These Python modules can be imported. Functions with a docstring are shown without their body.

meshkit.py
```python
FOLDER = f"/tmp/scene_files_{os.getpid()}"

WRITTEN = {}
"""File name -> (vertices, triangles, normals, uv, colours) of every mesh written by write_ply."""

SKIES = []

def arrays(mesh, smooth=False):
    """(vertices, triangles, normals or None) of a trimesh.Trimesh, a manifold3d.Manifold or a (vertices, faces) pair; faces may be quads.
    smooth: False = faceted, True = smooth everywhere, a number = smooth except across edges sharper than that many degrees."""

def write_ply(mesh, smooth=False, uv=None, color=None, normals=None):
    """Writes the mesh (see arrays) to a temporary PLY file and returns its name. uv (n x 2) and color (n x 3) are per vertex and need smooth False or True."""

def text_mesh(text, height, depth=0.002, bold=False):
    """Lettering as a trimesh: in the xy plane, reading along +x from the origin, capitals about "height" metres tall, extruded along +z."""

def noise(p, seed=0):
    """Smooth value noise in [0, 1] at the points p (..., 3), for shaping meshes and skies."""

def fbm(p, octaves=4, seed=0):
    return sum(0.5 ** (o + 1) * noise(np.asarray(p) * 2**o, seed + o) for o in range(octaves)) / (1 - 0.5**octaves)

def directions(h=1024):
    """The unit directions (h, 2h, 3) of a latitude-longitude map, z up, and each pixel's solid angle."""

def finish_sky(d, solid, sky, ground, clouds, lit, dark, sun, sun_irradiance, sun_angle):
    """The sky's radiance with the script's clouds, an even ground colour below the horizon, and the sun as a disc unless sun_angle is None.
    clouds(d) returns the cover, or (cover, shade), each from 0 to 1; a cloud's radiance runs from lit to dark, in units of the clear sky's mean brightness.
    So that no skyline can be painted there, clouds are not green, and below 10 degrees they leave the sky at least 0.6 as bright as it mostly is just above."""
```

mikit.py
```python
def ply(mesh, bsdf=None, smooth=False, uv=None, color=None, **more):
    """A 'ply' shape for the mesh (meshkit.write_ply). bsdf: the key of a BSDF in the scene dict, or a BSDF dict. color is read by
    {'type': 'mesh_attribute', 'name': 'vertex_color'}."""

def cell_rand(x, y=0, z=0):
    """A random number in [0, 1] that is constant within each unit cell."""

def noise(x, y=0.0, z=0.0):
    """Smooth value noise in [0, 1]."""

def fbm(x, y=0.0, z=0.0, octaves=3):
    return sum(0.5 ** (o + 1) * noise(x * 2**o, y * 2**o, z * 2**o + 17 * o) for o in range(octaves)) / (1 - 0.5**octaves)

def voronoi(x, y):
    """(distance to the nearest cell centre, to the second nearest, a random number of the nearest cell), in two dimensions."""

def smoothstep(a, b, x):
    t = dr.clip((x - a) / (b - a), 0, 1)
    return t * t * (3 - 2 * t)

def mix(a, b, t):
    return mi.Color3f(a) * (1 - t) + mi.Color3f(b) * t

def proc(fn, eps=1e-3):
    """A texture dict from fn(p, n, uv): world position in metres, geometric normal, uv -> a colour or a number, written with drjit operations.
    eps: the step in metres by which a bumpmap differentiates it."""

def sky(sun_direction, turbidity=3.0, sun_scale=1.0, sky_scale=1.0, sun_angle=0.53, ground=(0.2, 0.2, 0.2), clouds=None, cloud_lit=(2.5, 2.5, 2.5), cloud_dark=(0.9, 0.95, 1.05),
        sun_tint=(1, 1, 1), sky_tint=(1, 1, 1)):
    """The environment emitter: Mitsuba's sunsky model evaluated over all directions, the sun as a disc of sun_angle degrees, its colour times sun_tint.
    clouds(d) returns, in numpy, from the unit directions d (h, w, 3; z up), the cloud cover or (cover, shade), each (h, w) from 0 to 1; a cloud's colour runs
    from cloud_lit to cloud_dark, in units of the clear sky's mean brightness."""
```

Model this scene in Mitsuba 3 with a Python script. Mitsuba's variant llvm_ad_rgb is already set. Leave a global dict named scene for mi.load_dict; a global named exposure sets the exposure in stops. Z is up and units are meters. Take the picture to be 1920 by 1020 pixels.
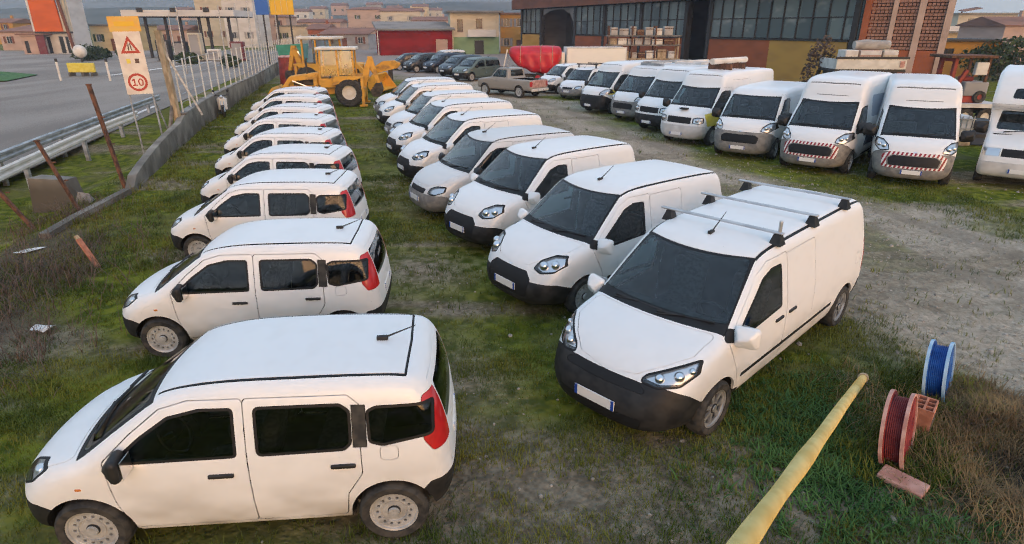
import math, random
import numpy as np, trimesh, mitsuba as mi, mikit, meshkit, drjit as dr
import manifold3d as m3
import shapely
from shapely.geometry import Polygon, LineString
from shapely import affinity
from scipy.ndimage import map_coordinates, spline_filter, gaussian_filter
T = mi.ScalarTransform4f
scene, labels = {'type': 'scene'}, {}
PI = math.pi

# ------------------------------------------------------------------ camera, sky, exposure
CAM_H, PITCH = 4.13, math.radians(21.9)
HAZE = {'type': 'homogeneous', 'albedo': {'type': 'rgb', 'value': [.93, .95, .97]}, 'sigma_t': {'type': 'rgb', 'value': [.00034, .00040, .00050]}}
scene['haze_air'] = HAZE
scene['camera'] = {'medium': {'type': 'ref', 'id': 'haze_air'}, 'type': 'perspective', 'fov': 80.0, 'fov_axis': 'x', 'near_clip': 0.05, 'far_clip': 20000.0,
                   'to_world': T().look_at(origin=[0, 0, CAM_H], target=[0, math.cos(PITCH), CAM_H - math.sin(PITCH)], up=[0, 0, 1])}
exposure = 3.15
def cloud(d):
    z = np.clip(d[..., 2], 0, 1)
    n = meshkit.fbm(np.stack([d[..., 0] / (z + .25) * 1.3, d[..., 1] / (z + .25) * 1.3, z * 0], -1), 4, 3)
    cover = np.clip(0.80 + 0.35 * (n - .5), 0, 1)
    return cover, np.clip((n - .32) * 2.2, 0, 1)
scene['sky'] = mikit.sky([0.30, -0.88, 0.16], turbidity=4, sun_scale=0.40, sun_angle=56, sun_tint=(1.0, .81, .57), clouds=cloud,
                         cloud_lit=(1.42, 2.04, 2.85), cloud_dark=(.88, 1.38, 2.10), ground=(.12, .12, .09))

# ------------------------------------------------------------------ materials
def rgb(*c): return {'type': 'rgb', 'value': list(c)}
def mat(key, base, rough=.5, metal=0., spec=.5, coat=0., bump=None, coat_gloss=.9, two=True):
    b = {'type': 'principled', 'base_color': base if isinstance(base, dict) else rgb(*base), 'roughness': rough, 'metallic': metal, 'specular': spec}
    if coat: b.update(clearcoat=coat, clearcoat_gloss=coat_gloss)
    if bump: b = {'type': 'bumpmap', 'arbitrary': bump[0], 'scale': bump[1], 'bsdf': b}
    scene[key] = {'type': 'twosided', 'bsdf': b} if two else b
    return key
fbm, noise, sst, mix, vor = mikit.fbm, mikit.noise, mikit.smoothstep, mikit.mix, mikit.voronoi
def speckle(a, b, s, oct=3, lo=.3, hi=.7):
    return mikit.proc(lambda p, n, uv: mix(a, b, sst(lo, hi, fbm(p.x * s, p.y * s, p.z * s, oct))))
def dirty_white(a, dirt, amount=.5):
    def fn(p, n, uv):
        low = 1 - sst(.15, .95, p.z)
        g = fbm(p.x * 2.2, p.y * 2.2, p.z * 3.5, 3)
        f = sst(.45, .85, fbm(p.x * 7, p.y * 7, p.z * 9, 3))
        return mix(a, dirt, dr.clip(low * sst(.25, .8, g) * amount * 1.75 + .05 * f + .03 * g, 0, 1))
    return mikit.proc(fn)
mat('white_paint', dirty_white((.755, .755, .745), (.33, .30, .25)), .26, spec=.5, coat=1.)
mat('cream_paint', dirty_white((.74, .72, .67), (.33, .30, .25)), .32, spec=.5, coat=.6)
mat('silver_paint', dirty_white((.62, .62, .61), (.30, .28, .25)), .30, spec=.5, coat=.7)
mat('grey_plastic', speckle((.16, .155, .15), (.24, .23, .21), 9), .55)
mat('black_plastic', speckle((.012, .012, .013), (.026, .025, .024), 8), .5, spec=.35)
mat('black_rubber', speckle((.018, .018, .018), (.055, .05, .042), 14), .8)
mat('black_trim', (.012, .012, .013), .5, spec=.3)
mat('cabin_lining', speckle((.018, .019, .020), (.032, .032, .032), 6), .85, spec=.2)
mat('seat_fabric', speckle((.04, .04, .045), (.07, .07, .075), 30), .9)
mat('steel_wheel', speckle((.40, .40, .39), (.55, .55, .54), 12), .4, metal=.35)
mat('alloy_wheel', speckle((.34, .34, .34), (.48, .48, .47), 12), .35, metal=.6)
mat('chrome', (.75, .75, .77), .12, metal=1.)
mat('lamp_reflector', (.62, .63, .65), .22, metal=.85)
mat('red_lens', speckle((.42, .012, .014), (.50, .02, .02), 8), .15, coat=1.)
mat('orange_lens', (.55, .16, .02), .2, coat=1.)
mat('plate_white', (.72, .72, .70), .4)
mat('plate_blue', (.02, .06, .30), .4)
mat('aluminium', speckle((.45, .45, .46), (.60, .60, .60), 9), .35, metal=.7)
scene['window_glass'] = {'type': 'thindielectric', 'int_ior': 1.42, 'specular_transmittance': rgb(.28, .48, .54)}
scene['dark_glass'] = {'type': 'thindielectric', 'int_ior': 1.36, 'specular_transmittance': rgb(.34, .36, .35)}
scene['lamp_glass'] = {'type': 'thindielectric', 'int_ior': 1.5}

# ------------------------------------------------------------------ small helpers
def man(mesh):
    v, f = (mesh.vertices, mesh.faces) if hasattr(mesh, 'vertices') else mesh
    return m3.Manifold(m3.Mesh(vert_properties=np.asarray(v, np.float32), tri_verts=np.asarray(f, np.uint32)))
def tri(m):
    if hasattr(m, 'to_mesh'):
        q = m.to_mesh(); return trimesh.Trimesh(np.array(q.vert_properties[:, :3], float), np.array(q.tri_verts), process=False)
    return m
def cat(ms):
    ms = [tri(m) for m in ms]
    return trimesh.util.concatenate(ms) if len(ms) > 1 else ms[0]
def box(x0, x1, y0, y1, z0, z1, ch=0.):
    if ch <= 0:
        return trimesh.creation.box(bounds=[[x0, y0, z0], [x1, y1, z1]])
    pts = []
    for x, sx in ((x0, 1), (x1, -1)):
        for y, sy in ((y0, 1), (y1, -1)):
            for z, sz in ((z0, 1), (z1, -1)):
                pts += [(x + sx * ch, y + sy * ch, z), (x + sx * ch, y, z + sz * ch), (x, y + sy * ch, z + sz * ch)]
    return trimesh.Trimesh(pts).convex_hull
def hull(pts): return trimesh.Trimesh(np.asarray(pts, float), process=False).convex_hull
def tube(pts, r, n=8, caps=True):
    pts = np.asarray(pts, float); r = np.broadcast_to(r, (len(pts),))
    t = np.gradient(pts, axis=0); t /= np.linalg.norm(t, axis=1, keepdims=True) + 1e-12
    a = np.cross(t, [0, 0, 1.0]) if abs(t[:, 2]).mean() < .9 else np.cross(t, [1.0, 0, 0])
    a /= np.linalg.norm(a, axis=1, keepdims=True) + 1e-12
    b = np.cross(t, a); g = np.arange(n) * 2 * PI / n
    v = pts[:, None] + r[:, None, None] * (np.cos(g)[None, :, None] * a[:, None] + np.sin(g)[None, :, None] * b[:, None])
    f = []
    for i in range(len(pts) - 1):
        for j in range(n):
            k = (j + 1) % n
            f += [(i * n + j, (i + 1) * n + k, i * n + k), (i * n + j, (i + 1) * n + j, (i + 1) * n + k)]
    v = v.reshape(-1, 3)
    if caps:
        v = np.vstack([v, pts[0], pts[-1]]); c0, c1 = len(v) - 2, len(v) - 1; e = (len(pts) - 1) * n
        for j in range(n):
            k = (j + 1) % n
            f += [(c0, j, k), (c1, e + k, e + j)]
    return trimesh.Trimesh(v, f, process=False)
def bar(p, q, w, h=None, up=(0, 0, 1)):
    p, q = np.asarray(p, float), np.asarray(q, float); h = h or w
    d = q - p; L = np.linalg.norm(d); d /= L
    u = np.asarray(up, float)
    if abs(d @ u) > .95: u = np.array([1.0, 0, 0])
    s = np.cross(d, u); s /= np.linalg.norm(s); u = np.cross(s, d)
    c = [p + s * a * w / 2 + u * b * h / 2 for a, b in ((-1, -1), (1, -1), (1, 1), (-1, 1))]
    c += [x + d * L for x in c]
    return trimesh.Trimesh(c, [(0, 1, 2), (0, 2, 3), (4, 6, 5), (4, 7, 6), (0, 4, 5), (0, 5, 1), (1, 5, 6), (1, 6, 2), (2, 6, 7), (2, 7, 3), (3, 7, 4), (3, 4, 0)], process=False)
def lathe(prof, n=28):          # (radius, y): round the y axis
    m = trimesh.creation.revolve(np.asarray(prof, float), sections=n)
    m.apply_transform(trimesh.transformations.rotation_matrix(-PI / 2, [1, 0, 0])); return m
def moved(m, x=0, y=0, z=0, rz=0., ry=0., rx=0., s=1.):
    m = m.copy(); R = trimesh.transformations
    if s != 1.: m.apply_scale(s)
    for a, ax in ((rx, [1, 0, 0]), (ry, [0, 1, 0]), (rz, [0, 0, 1])):
        if a: m.apply_transform(R.rotation_matrix(a, ax))
    m.apply_translation([x, y, z]); return m
def flipy(m):
    m = m.copy(); m.vertices[:, 1] *= -1; m.faces = m.faces[:, ::-1]; return m
def rnd(p, r):
    p = p if hasattr(p, 'area') else Polygon(p)
    return p.buffer(0).buffer(-r).buffer(2 * r, quad_segs=4).buffer(-r, quad_segs=4)
def rings(p):
    out = []
    for g in getattr(p, 'geoms', [p]):
        if g.geom_type != 'Polygon': continue
        out.append(np.array(shapely.geometry.polygon.orient(g).exterior.coords)[:-1])
        out += [np.array(r.coords)[:-1] for r in shapely.geometry.polygon.orient(g).interiors]
    return out
def prism(p, axis, a, b):       # polygon swept along an axis from a to b; side: (x, z), front: (y, z), top: (x, y)
    p = p if hasattr(p, 'area') else Polygon(p)
    e = m3.Manifold.extrude(m3.CrossSection(rings(p)), b - a)
    M = {'y': [[1, 0, 0, 0], [0, 0, -1, b], [0, 1, 0, 0]], 'x': [[0, 0, 1, a], [1, 0, 0, 0], [0, 1, 0, 0]], 'z': [[1, 0, 0, 0], [0, 1, 0, 0], [0, 0, 1, a]]}[axis]
    return e.transform(np.array(M, float))
def numbered(key):
    if not any(k == key or k.startswith(key + '__') for k in scene) and key not in labels: return key
    i = 1
    while True:
        k = f'{key}_{i:03d}'
        if k not in labels and k not in scene and not any(q.startswith(k + '__') for q in scene): return k
        i += 1
_names = set()
def newkey(key):
    if key not in _names: _names.add(key); return key
    i = 1
    while f'{key}_{i:03d}' in _names: i += 1
    k = f'{key}_{i:03d}'; _names.add(k); return k
def put(key, mesh, bsdf, smooth=False, world=None, label=None, category=None, group=None, kind=None):
    key = newkey(key)
    d = mesh if isinstance(mesh, dict) else mikit.ply(tri(mesh), None, smooth)
    d = {**d, 'bsdf': {'type': 'ref', 'id': bsdf}}
    if world is not None: d['to_world'] = world
    scene[key] = d
    if label or category or group or kind: tag(key, label, category, group, kind)
    return key
def tag(key, label=None, category=None, group=None, kind=None):
    labels[key] = {k: v for k, v in (('label', label), ('category', category), ('group', group), ('kind', kind)) if v}
def thing(key, label, category, group=None):
    key = newkey(key); tag(key, label, category, group); return key
def part(holder, name, mesh, bsdf, smooth=False, world=None, label=None, kind=None):
    return put(f'{holder}__{name}', mesh, bsdf, smooth, world, label, kind=kind)
def place(x, y, z=0., rz=0., s=1., sx=1., rx=0., ry=0.):
    return T().translate([x, y, z]).rotate([0, 0, 1], rz).rotate([0, 1, 0], ry).rotate([1, 0, 0], rx).scale([s * sx, s, s])
class Kind:                     # a thing's parts, made once and placed as often as needed
    def __init__(self): self.parts = []
    def add(self, name, mesh, bsdf, smooth=False, label=None, kind=None, normals=None):
        n = name; i = 1
        while any(p[0] == n for p in self.parts): n = f'{name}_{i:03d}'; i += 1
        d = mikit.ply(tri(mesh), None, smooth) if normals is None else {'type': 'ply', 'filename': meshkit.write_ply(mesh, False, normals=normals), 'face_normals': False}
        self.parts.append((n, d, bsdf, label, kind)); return n
    def put(self, key, world, label, category, group=None, swap={}, skip=()):
        key = thing(key, label, category, group)
        for n, d, b, l, k in self.parts:
            if any(n == s or n.startswith(s + '__') for s in skip): continue
            put(f'{key}__{n}', d, swap.get(n, swap.get(b, b)), world=world, label=l, kind=k)
        return key
# ------------------------------------------------------------------ vehicle bodies: a smooth solid, hollowed and cut into its panels
def poly_sdf(P, poly):
    poly = np.asarray(poly, float); d = np.full(len(P), 1e9); s = np.ones(len(P))
    for i in range(len(poly)):
        a, b = poly[i], poly[i - 1]; e = b - a; w = P - a
        t = np.clip((w @ e) / (e @ e + 1e-12), 0, 1); q = w - t[:, None] * e
        d = np.minimum(d, (q * q).sum(1))
        c1, c2, c3 = P[:, 1] >= a[1], P[:, 1] < b[1], e[0] * w[:, 1] > e[1] * w[:, 0]
        s = np.where((c1 & c2 & c3) | (~c1 & ~c2 & ~c3), -s, s)
    return s * np.sqrt(d)
def chaikin(p, n=2):
    p = np.asarray(p, float)
    for _ in range(n):
        q = np.roll(p, -1, 0); p = np.stack([.75 * p + .25 * q, .25 * p + .75 * q], 1).reshape(-1, 2)
    return p
def surface_net(D, org, h, iso):
    D = D - iso; D = np.where(np.abs(D) < 1e-5, 1e-5, D); ins = D < 0; S = D.shape
    n = tuple(k - 1 for k in S)
    offs = [(a, b, c) for a in (0, 1) for b in (0, 1) for c in (0, 1)]
    corner = {o: D[o[0]:o[0] + n[0], o[1]:o[1] + n[1], o[2]:o[2] + n[2]] for o in offs}
    acc = np.zeros(n + (3,)); cnt = np.zeros(n)
    for o in offs:
        for ax in range(3):
            if o[ax]: continue
            q = list(o); q[ax] = 1; a, b = corner[o], corner[tuple(q)]
            x = (a < 0) != (b < 0); t = np.where(x, a / np.where(x, a - b, 1), 0)
            pos = np.zeros(n + (3,)); pos[..., :] = o; pos[..., ax] += t
            acc += np.where(x[..., None], pos, 0); cnt += x
    act = cnt > 0; idx = -np.ones(n, int); idx[act] = np.arange(act.sum())
    I, J, K = np.nonzero(act)
    V = (np.stack([I, J, K], 1) + acc[act] / cnt[act][:, None]) * h + org
    F = []
    for ax in range(3):
        u, w = (ax + 1) % 3, (ax + 2) % 3
        sl = [slice(1, -1)] * 3; sl[ax] = slice(0, -1); s2 = list(sl); s2[ax] = slice(1, None)
        a, b = ins[tuple(sl)], ins[tuple(s2)]
        E = np.argwhere(a != b); fl = a[a != b]
        base = E + 1; base[:, ax] = E[:, ax]
        def cell(du, dw):
            c = base.copy(); c[:, u] += du; c[:, w] += dw; return idx[c[:, 0], c[:, 1], c[:, 2]]
        q = np.stack([cell(-1, -1), cell(0, -1), cell(0, 0), cell(-1, 0)], 1)
        q[~fl] = q[~fl][:, ::-1]; F.append(q)
    q = np.vstack(F); 
    return V, np.vstack([q[:, [0, 1, 2]], q[:, [0, 2, 3]]])
def lerp(x, tab):
    t = np.asarray(tab, float); return np.interp(x, t[:, 0], t[:, 1])
class Body:
    def __init__(s, prof, sec, plan, kf=((0, .2), (1, .1)), kr=.05, crown=.04, edge=.14, nose=.3, tail=.2, h=.04, t=.03, sharp=2):
        prof = chaikin(prof, sharp); s.h, s.t = h, t
        x0, z0 = prof.min(0) - .15; x1, z1 = prof.max(0) + .15; W = max(w for _, w in sec) + .12
        ny = int(W / h) + 1
        gx, gy, gz = np.arange(x0, x1, h), np.arange(-ny, ny + 1) * h, np.arange(z0, z1, h)
        g2 = .015; px, pz = np.arange(x0 - .5, x1 + .5, g2), np.arange(z0 - .2, z1 + .3, g2)
        S2 = poly_sdf(np.stack(np.meshgrid(px, pz, indexing='ij'), -1).reshape(-1, 2), prof).reshape(len(px), len(pz))
        X, Y, Z = np.meshgrid(gx, gy, gz, indexing='ij'); Y2 = Y * Y
        fr = np.clip(X / .8 + .2, 0, 1); re = np.clip(-X / .8 + .2, 0, 1)
        xe = X + Y2 * (lerp(Z, kf) * fr - kr * re); ze = Z + crown * Y2 * np.clip((Z - .5) / .3, 0, 1)
        a = map_coordinates(S2, [(xe - px[0]) / g2, (ze - pz[0]) / g2], order=1, mode='nearest')
        b = np.abs(Y) - lerp(Z, sec) * lerp(X, plan)
        xm, xn = prof[:, 0].max(), prof[:, 0].min()
        k = edge + (nose - edge) * np.clip((X - xm + .6) / .5, 0, 1) + (tail - edge) * np.clip((xn + .35 - X) / .3, 0, 1)
        hh = np.clip(k - np.abs(a - b), 0, None) / k
        s.D = np.maximum(a, b) + hh * hh * k / 4; s.org = np.array([gx[0], gy[0], gz[0]])
        s.O = man(surface_net(s.D, s.org, h, 0.)); s.I = man(surface_net(s.D, s.org, h, -t))
        s.shell = s.O - s.I; s.Df = spline_filter(gaussian_filter(s.D, .9), order=3); s.kind = Kind(); s.lining = []
    def sdf(s, P): return map_coordinates(s.D, ((np.asarray(P) - s.org) / s.h).T, order=1, mode='nearest')
    def grad(s, P):
        e = s.h * .5; P = np.asarray(P)
        f = lambda q: map_coordinates(s.Df, ((q - s.org) / s.h).T, order=3, mode='nearest', prefilter=False)
        g = np.stack([f(P + v) - f(P - v) for v in np.eye(3) * e], -1); return g / (np.linalg.norm(g, axis=1, keepdims=True) + 1e-12)
    def dress(s, m):            # the outside of the skin takes the smooth normals of the body, rims stay faceted
        c = m.triangles_center; d = s.sdf(c); on = (np.abs(d) < .45 * s.t) & ((s.grad(c) * m.face_normals).sum(1) > .72)
        V, F, N, k = [], [], [], 0
        if on.any():
            a = m.submesh([on], append=True); V.append(a.vertices); F.append(a.faces); N.append(s.grad(a.vertices)); k = len(a.vertices)
        if (~on).any():
            q = m.triangles[~on].reshape(-1, 3); V.append(q); F.append(np.arange(len(q)).reshape(-1, 3) + k); N.append(np.repeat(m.face_normals[~on], 3, 0))
        return trimesh.Trimesh(np.vstack(V), np.vstack(F), process=False), np.vstack(N)
    def keep(s, name, m, bsdf, label=None):
        q, n = s.dress(m); s.kind.add(name, q, bsdf, False, label, normals=n)
    def split(s, piece):        # (outside and rims, inside face)
        m = tri(piece.simplify(.0012)); d = s.sdf(m.triangles_center)
        nrm = m.face_normals; e = s.sdf(m.triangles_center + nrm * .01)
        inner = (np.abs(d + s.t) < .35 * s.t) & (e < d)
        return m.submesh([~inner], append=True) if (~inner).any() else None, m.submesh([inner], append=True) if inner.any() else None
    def outer(s, piece):
        m = tri(piece); d = s.sdf(m.triangles_center); e = s.sdf(m.triangles_center + m.face_normals * .01)
        ok = (d > -.3 * s.t) & (e > d + .004); return m.submesh([ok], append=True) if ok.any() else None
    def take(s, pr, gap=None):
        piece = s.shell ^ pr; s.shell = s.shell - (gap if gap is not None else pr); return piece
    def panel(s, name, pr, bsdf, gap=None, glass=False, smooth=38, label=None):
        piece = s.take(pr, gap)
        if piece.is_empty(): return None
        if glass:
            m = s.outer(piece)
            if m is not None: s.keep(name, m, bsdf, label)
            return piece
        o, i = s.split(piece)
        if o is not None: s.keep(name, o, bsdf, label)
        if i is not None: s.lining.append(i)
        return piece
    def side(s, name, poly, bsdf, glass=False, g=.005, ymin=.3, label=None, smooth=38, both=True, r=0):
        p = rnd(poly, r) if r else (poly if hasattr(poly, 'area') else Polygon(poly))
        for sg in ((1, -1) if both else (1,)):
            y0, y1 = (ymin, 1.6) if sg > 0 else (-1.6, -ymin)
            s.panel(name, prism(p, 'y', y0, y1), bsdf, prism(p.buffer(g, join_style=2), 'y', y0, y1), glass, smooth, label)
    def top(s, name, poly, bsdf, z0, glass=False, g=.005, label=None, smooth=38, r=0):
        p = rnd(poly, r) if r else (poly if hasattr(poly, 'area') else Polygon(poly))
        return s.panel(name, prism(p, 'z', z0, 4), bsdf, prism(p.buffer(g, join_style=2), 'z', z0, 4), glass, smooth, label)
    def front(s, name, poly, bsdf, x0, x1=4, glass=False, g=.004, label=None, smooth=38, r=0):
        p = rnd(poly, r) if r else (poly if hasattr(poly, 'area') else Polygon(poly))
        return s.panel(name, prism(p, 'x', x0, x1), bsdf, prism(p.buffer(g, join_style=2), 'x', x0, x1), glass, smooth, label)
    def arches(s, xs, R, w, depth=.28):
        for x in xs:
            c = prism(shapely.Point(x, R).buffer(R + .055, quad_segs=10), 'y', w - depth, 1.6)
            s.shell = s.shell - c - prism(shapely.Point(x, R).buffer(R + .055, quad_segs=10), 'y', -1.6, -w + depth)
            a = prism(shapely.Point(x, R).buffer(R + .075, quad_segs=10), 'y', w - depth - .02, w - .045) - c
            for q in (a, a.mirror([0, 1, 0])):
                q = q ^ s.O
                if not q.is_empty(): s.kind.add('wheel_arch_liner', q, 'black_plastic', 30)
    def finish(s, bsdf, body='body'):
        o, i = s.split(s.shell)
        s.keep(body, o, bsdf)
        if i is not None: s.lining.append(i)
        s.kind.add('cabin_lining', cat(s.lining), 'cabin_lining', 38)
        return s.kind
def mirrored(K, name, m, bsdf, smooth=False):
    K.add(name, m, bsdf, smooth); K.add(name, flipy(m), bsdf, smooth)
def rim_mesh(R, style):
    r = R * .66; face = m3.Manifold.cylinder(.022, r * .97, r * .97, 40)
    if style == 'steel':
        for i in range(14):
            a = i * 2 * PI / 14; face = face - m3.Manifold.cylinder(.1, r * .075, r * .075, 8).translate([r * .72 * math.cos(a), r * .72 * math.sin(a), -.04])
        face = face - (m3.Manifold.cylinder(.1, r * .60, r * .50, 28).translate([0, 0, .008]))
        face = face + m3.Manifold.cylinder(.05, r * .30, r * .22, 20) + m3.Manifold.cylinder(.035, r * .56, r * .50, 28).translate([0, 0, -.02])
    else:
        for i in range(7):
            a = i * 2 * PI / 7; p = Polygon([(r * .36, -r * .07), (r * .80, -r * .20), (r * .80, r * .20), (r * .36, r * .07)]).buffer(.004)
            face = face - m3.Manifold.extrude(m3.CrossSection(rings(p)), .2).translate([0, 0, -.1]).rotate([0, 0, math.degrees(a)])
        face = face + m3.Manifold.cylinder(.04, r * .25, r * .18, 20)
    face = tri(face); face.apply_transform(trimesh.transformations.rotation_matrix(-PI / 2, [1, 0, 0]))   # z -> y (outwards on the left)
    barrel = lathe([(r * .98, -.13), (r * 1.04, -.11), (r * 1.0, .02), (r * 1.05, .04), (r * .97, .035), (r * .93, 0.0), (r * .93, -.12), (r * .98, -.13)], 32)
    return cat([face, barrel])
def add_wheels(K, xs, R, w, style='steel', rim='steel_wheel', tw=.19):
    q = R * .70; prof = [(q, -tw / 2), (R * .90, -tw / 2 - .008), (R * .975, -tw / 2 + .02), (R, -tw / 4), (R, tw / 4), (R * .975, tw / 2 - .02), (R * .90, tw / 2 + .008), (q, tw / 2), (q, -tw / 2)]
    ty, rm = lathe(prof, 36), rim_mesh(R, style)
    for x in xs:
        for sg in (1, -1):
            t = moved(ty, x, sg * (w - tw / 2), R); f = moved(rm, 0, tw / 2 - .05, 0); f = f if sg > 0 else flipy(f); f = moved(f, x, sg * (w - tw / 2), R)
            n = K.add('wheel', t, 'black_rubber', 40); K.add(n + '__rim', f, rim, 30)
            hub = moved(lathe([(0, -.02), (R * .20, -.02), (R * .17, .012), (0, .018)], 16), 0, tw / 2 - .03); hub = hub if sg > 0 else flipy(hub)
            K.add(n + '__hub_cap', moved(hub, x, sg * (w - tw / 2), R), 'black_plastic', 30)
def soft(x0, x1, y0, y1, z0, z1, r):
    c = m3.Manifold.batch_hull([m3.Manifold.sphere(r, 12).translate([x, y, z]) for x in (x0 + r, x1 - r) for y in (y0 + r, y1 - r) for z in (z0 + r, z1 - r)]); return tri(c)
def seats(K, x, zs, ys=(.36, -.36), rear=None):
    for y in ys:
        a = cat([soft(x - .25, x + .27, y - .24, y + .24, zs - .12, zs + .06, .05), moved(soft(-.07, .07, -.23, .23, 0, .58, .06), x - .27, y, zs, ry=-.22), moved(soft(-.05, .05, -.13, .13, 0, .18, .045), x - .42, y, zs + .60)])
        K.add('seat', a, 'seat_fabric', 40)
    if rear is not None:
        K.add('rear_bench', cat([soft(rear - .25, rear + .25, -.62, .62, zs - .12, zs + .06, .05), moved(soft(-.07, .07, -.62, .62, 0, .5, .06), rear - .27, 0, zs, ry=-.2)]), 'seat_fabric', 40)
def dash(K, x, z, w, y=.36):
    K.add('dashboard', soft(x - .22, x + .30, -w, w, z - .30, z, .07), 'cabin_lining', 40)
    t = trimesh.creation.torus(.18, .016, 24, 8); K.add('steering_wheel', cat([moved(t, x - .34, y, z - .02, ry=-1.05), bar((x - .34, y, z - .02), (x - .1, y, z - .14), .04)]), 'black_plastic', 40)
def door_mirror(K, x, y, z, cap, s=1.):
    sh = tri(m3.Manifold.batch_hull([m3.Manifold.sphere(.045, 12).translate(p) for p in ([.03, .03, -.06], [.03, .03, .06], [.0, .17, -.05], [.0, .17, .07], [.07, .07, 0], [.05, .14, .02])]))
    sh.apply_scale(s); g = moved(box(-.004, .0, .02 * s, .17 * s, -.07 * s, .085 * s), -.052 * s)
    st = bar((0, -.06, -.05), (.02, .06, -.045), .07, .05)
    for f in (lambda m: m, flipy):
        n = K.add('door_mirror', f(moved(sh, x, y, z)), cap, 40)
        K.add(n + '__mirror_glass', f(moved(g, x, y, z)), 'chrome'); K.add(n + '__mirror_arm', f(moved(st, x, y, z)), 'black_plastic')
def wipers(K, pts):
    for a, b in pts:
        K.add('wiper', cat([tube([a, b], .011, 6), tube([np.add(a, (.03, 0, -.02)), np.add(a, b) / 2 + np.array([.005, 0, .012])], .009, 6)]), 'black_plastic', 40)
def plate(K, x, z, name='number_plate', tilt=0., fwd=1, y=0.):
    d = .012 * fwd
    def b(y0, y1, e): return moved(box(min(0, d + e * fwd), max(0, d + e * fwd), y0, y1, -.056, .056), x, y, z)
    n = K.add(name, b(-.26, .26, 0), 'plate_white'); K.add(n + '__blue_band', b(.222, .258, .002), 'plate_blue'); K.add(n + '__blue_band', b(-.258, -.222, .002), 'plate_blue')
def lamp_inside(K, B, name, piece, x, bowls):
    m = B.outer(piece)
    if m is None: return
    K.add(name + '__lamp_housing', moved(m, -x), 'lamp_reflector', True)
    for y, xx, z, r in bowls:
        K.add(name + '__lamp_bowl', moved(trimesh.creation.icosphere(2, r), xx, y, z), 'chrome', True)
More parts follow.
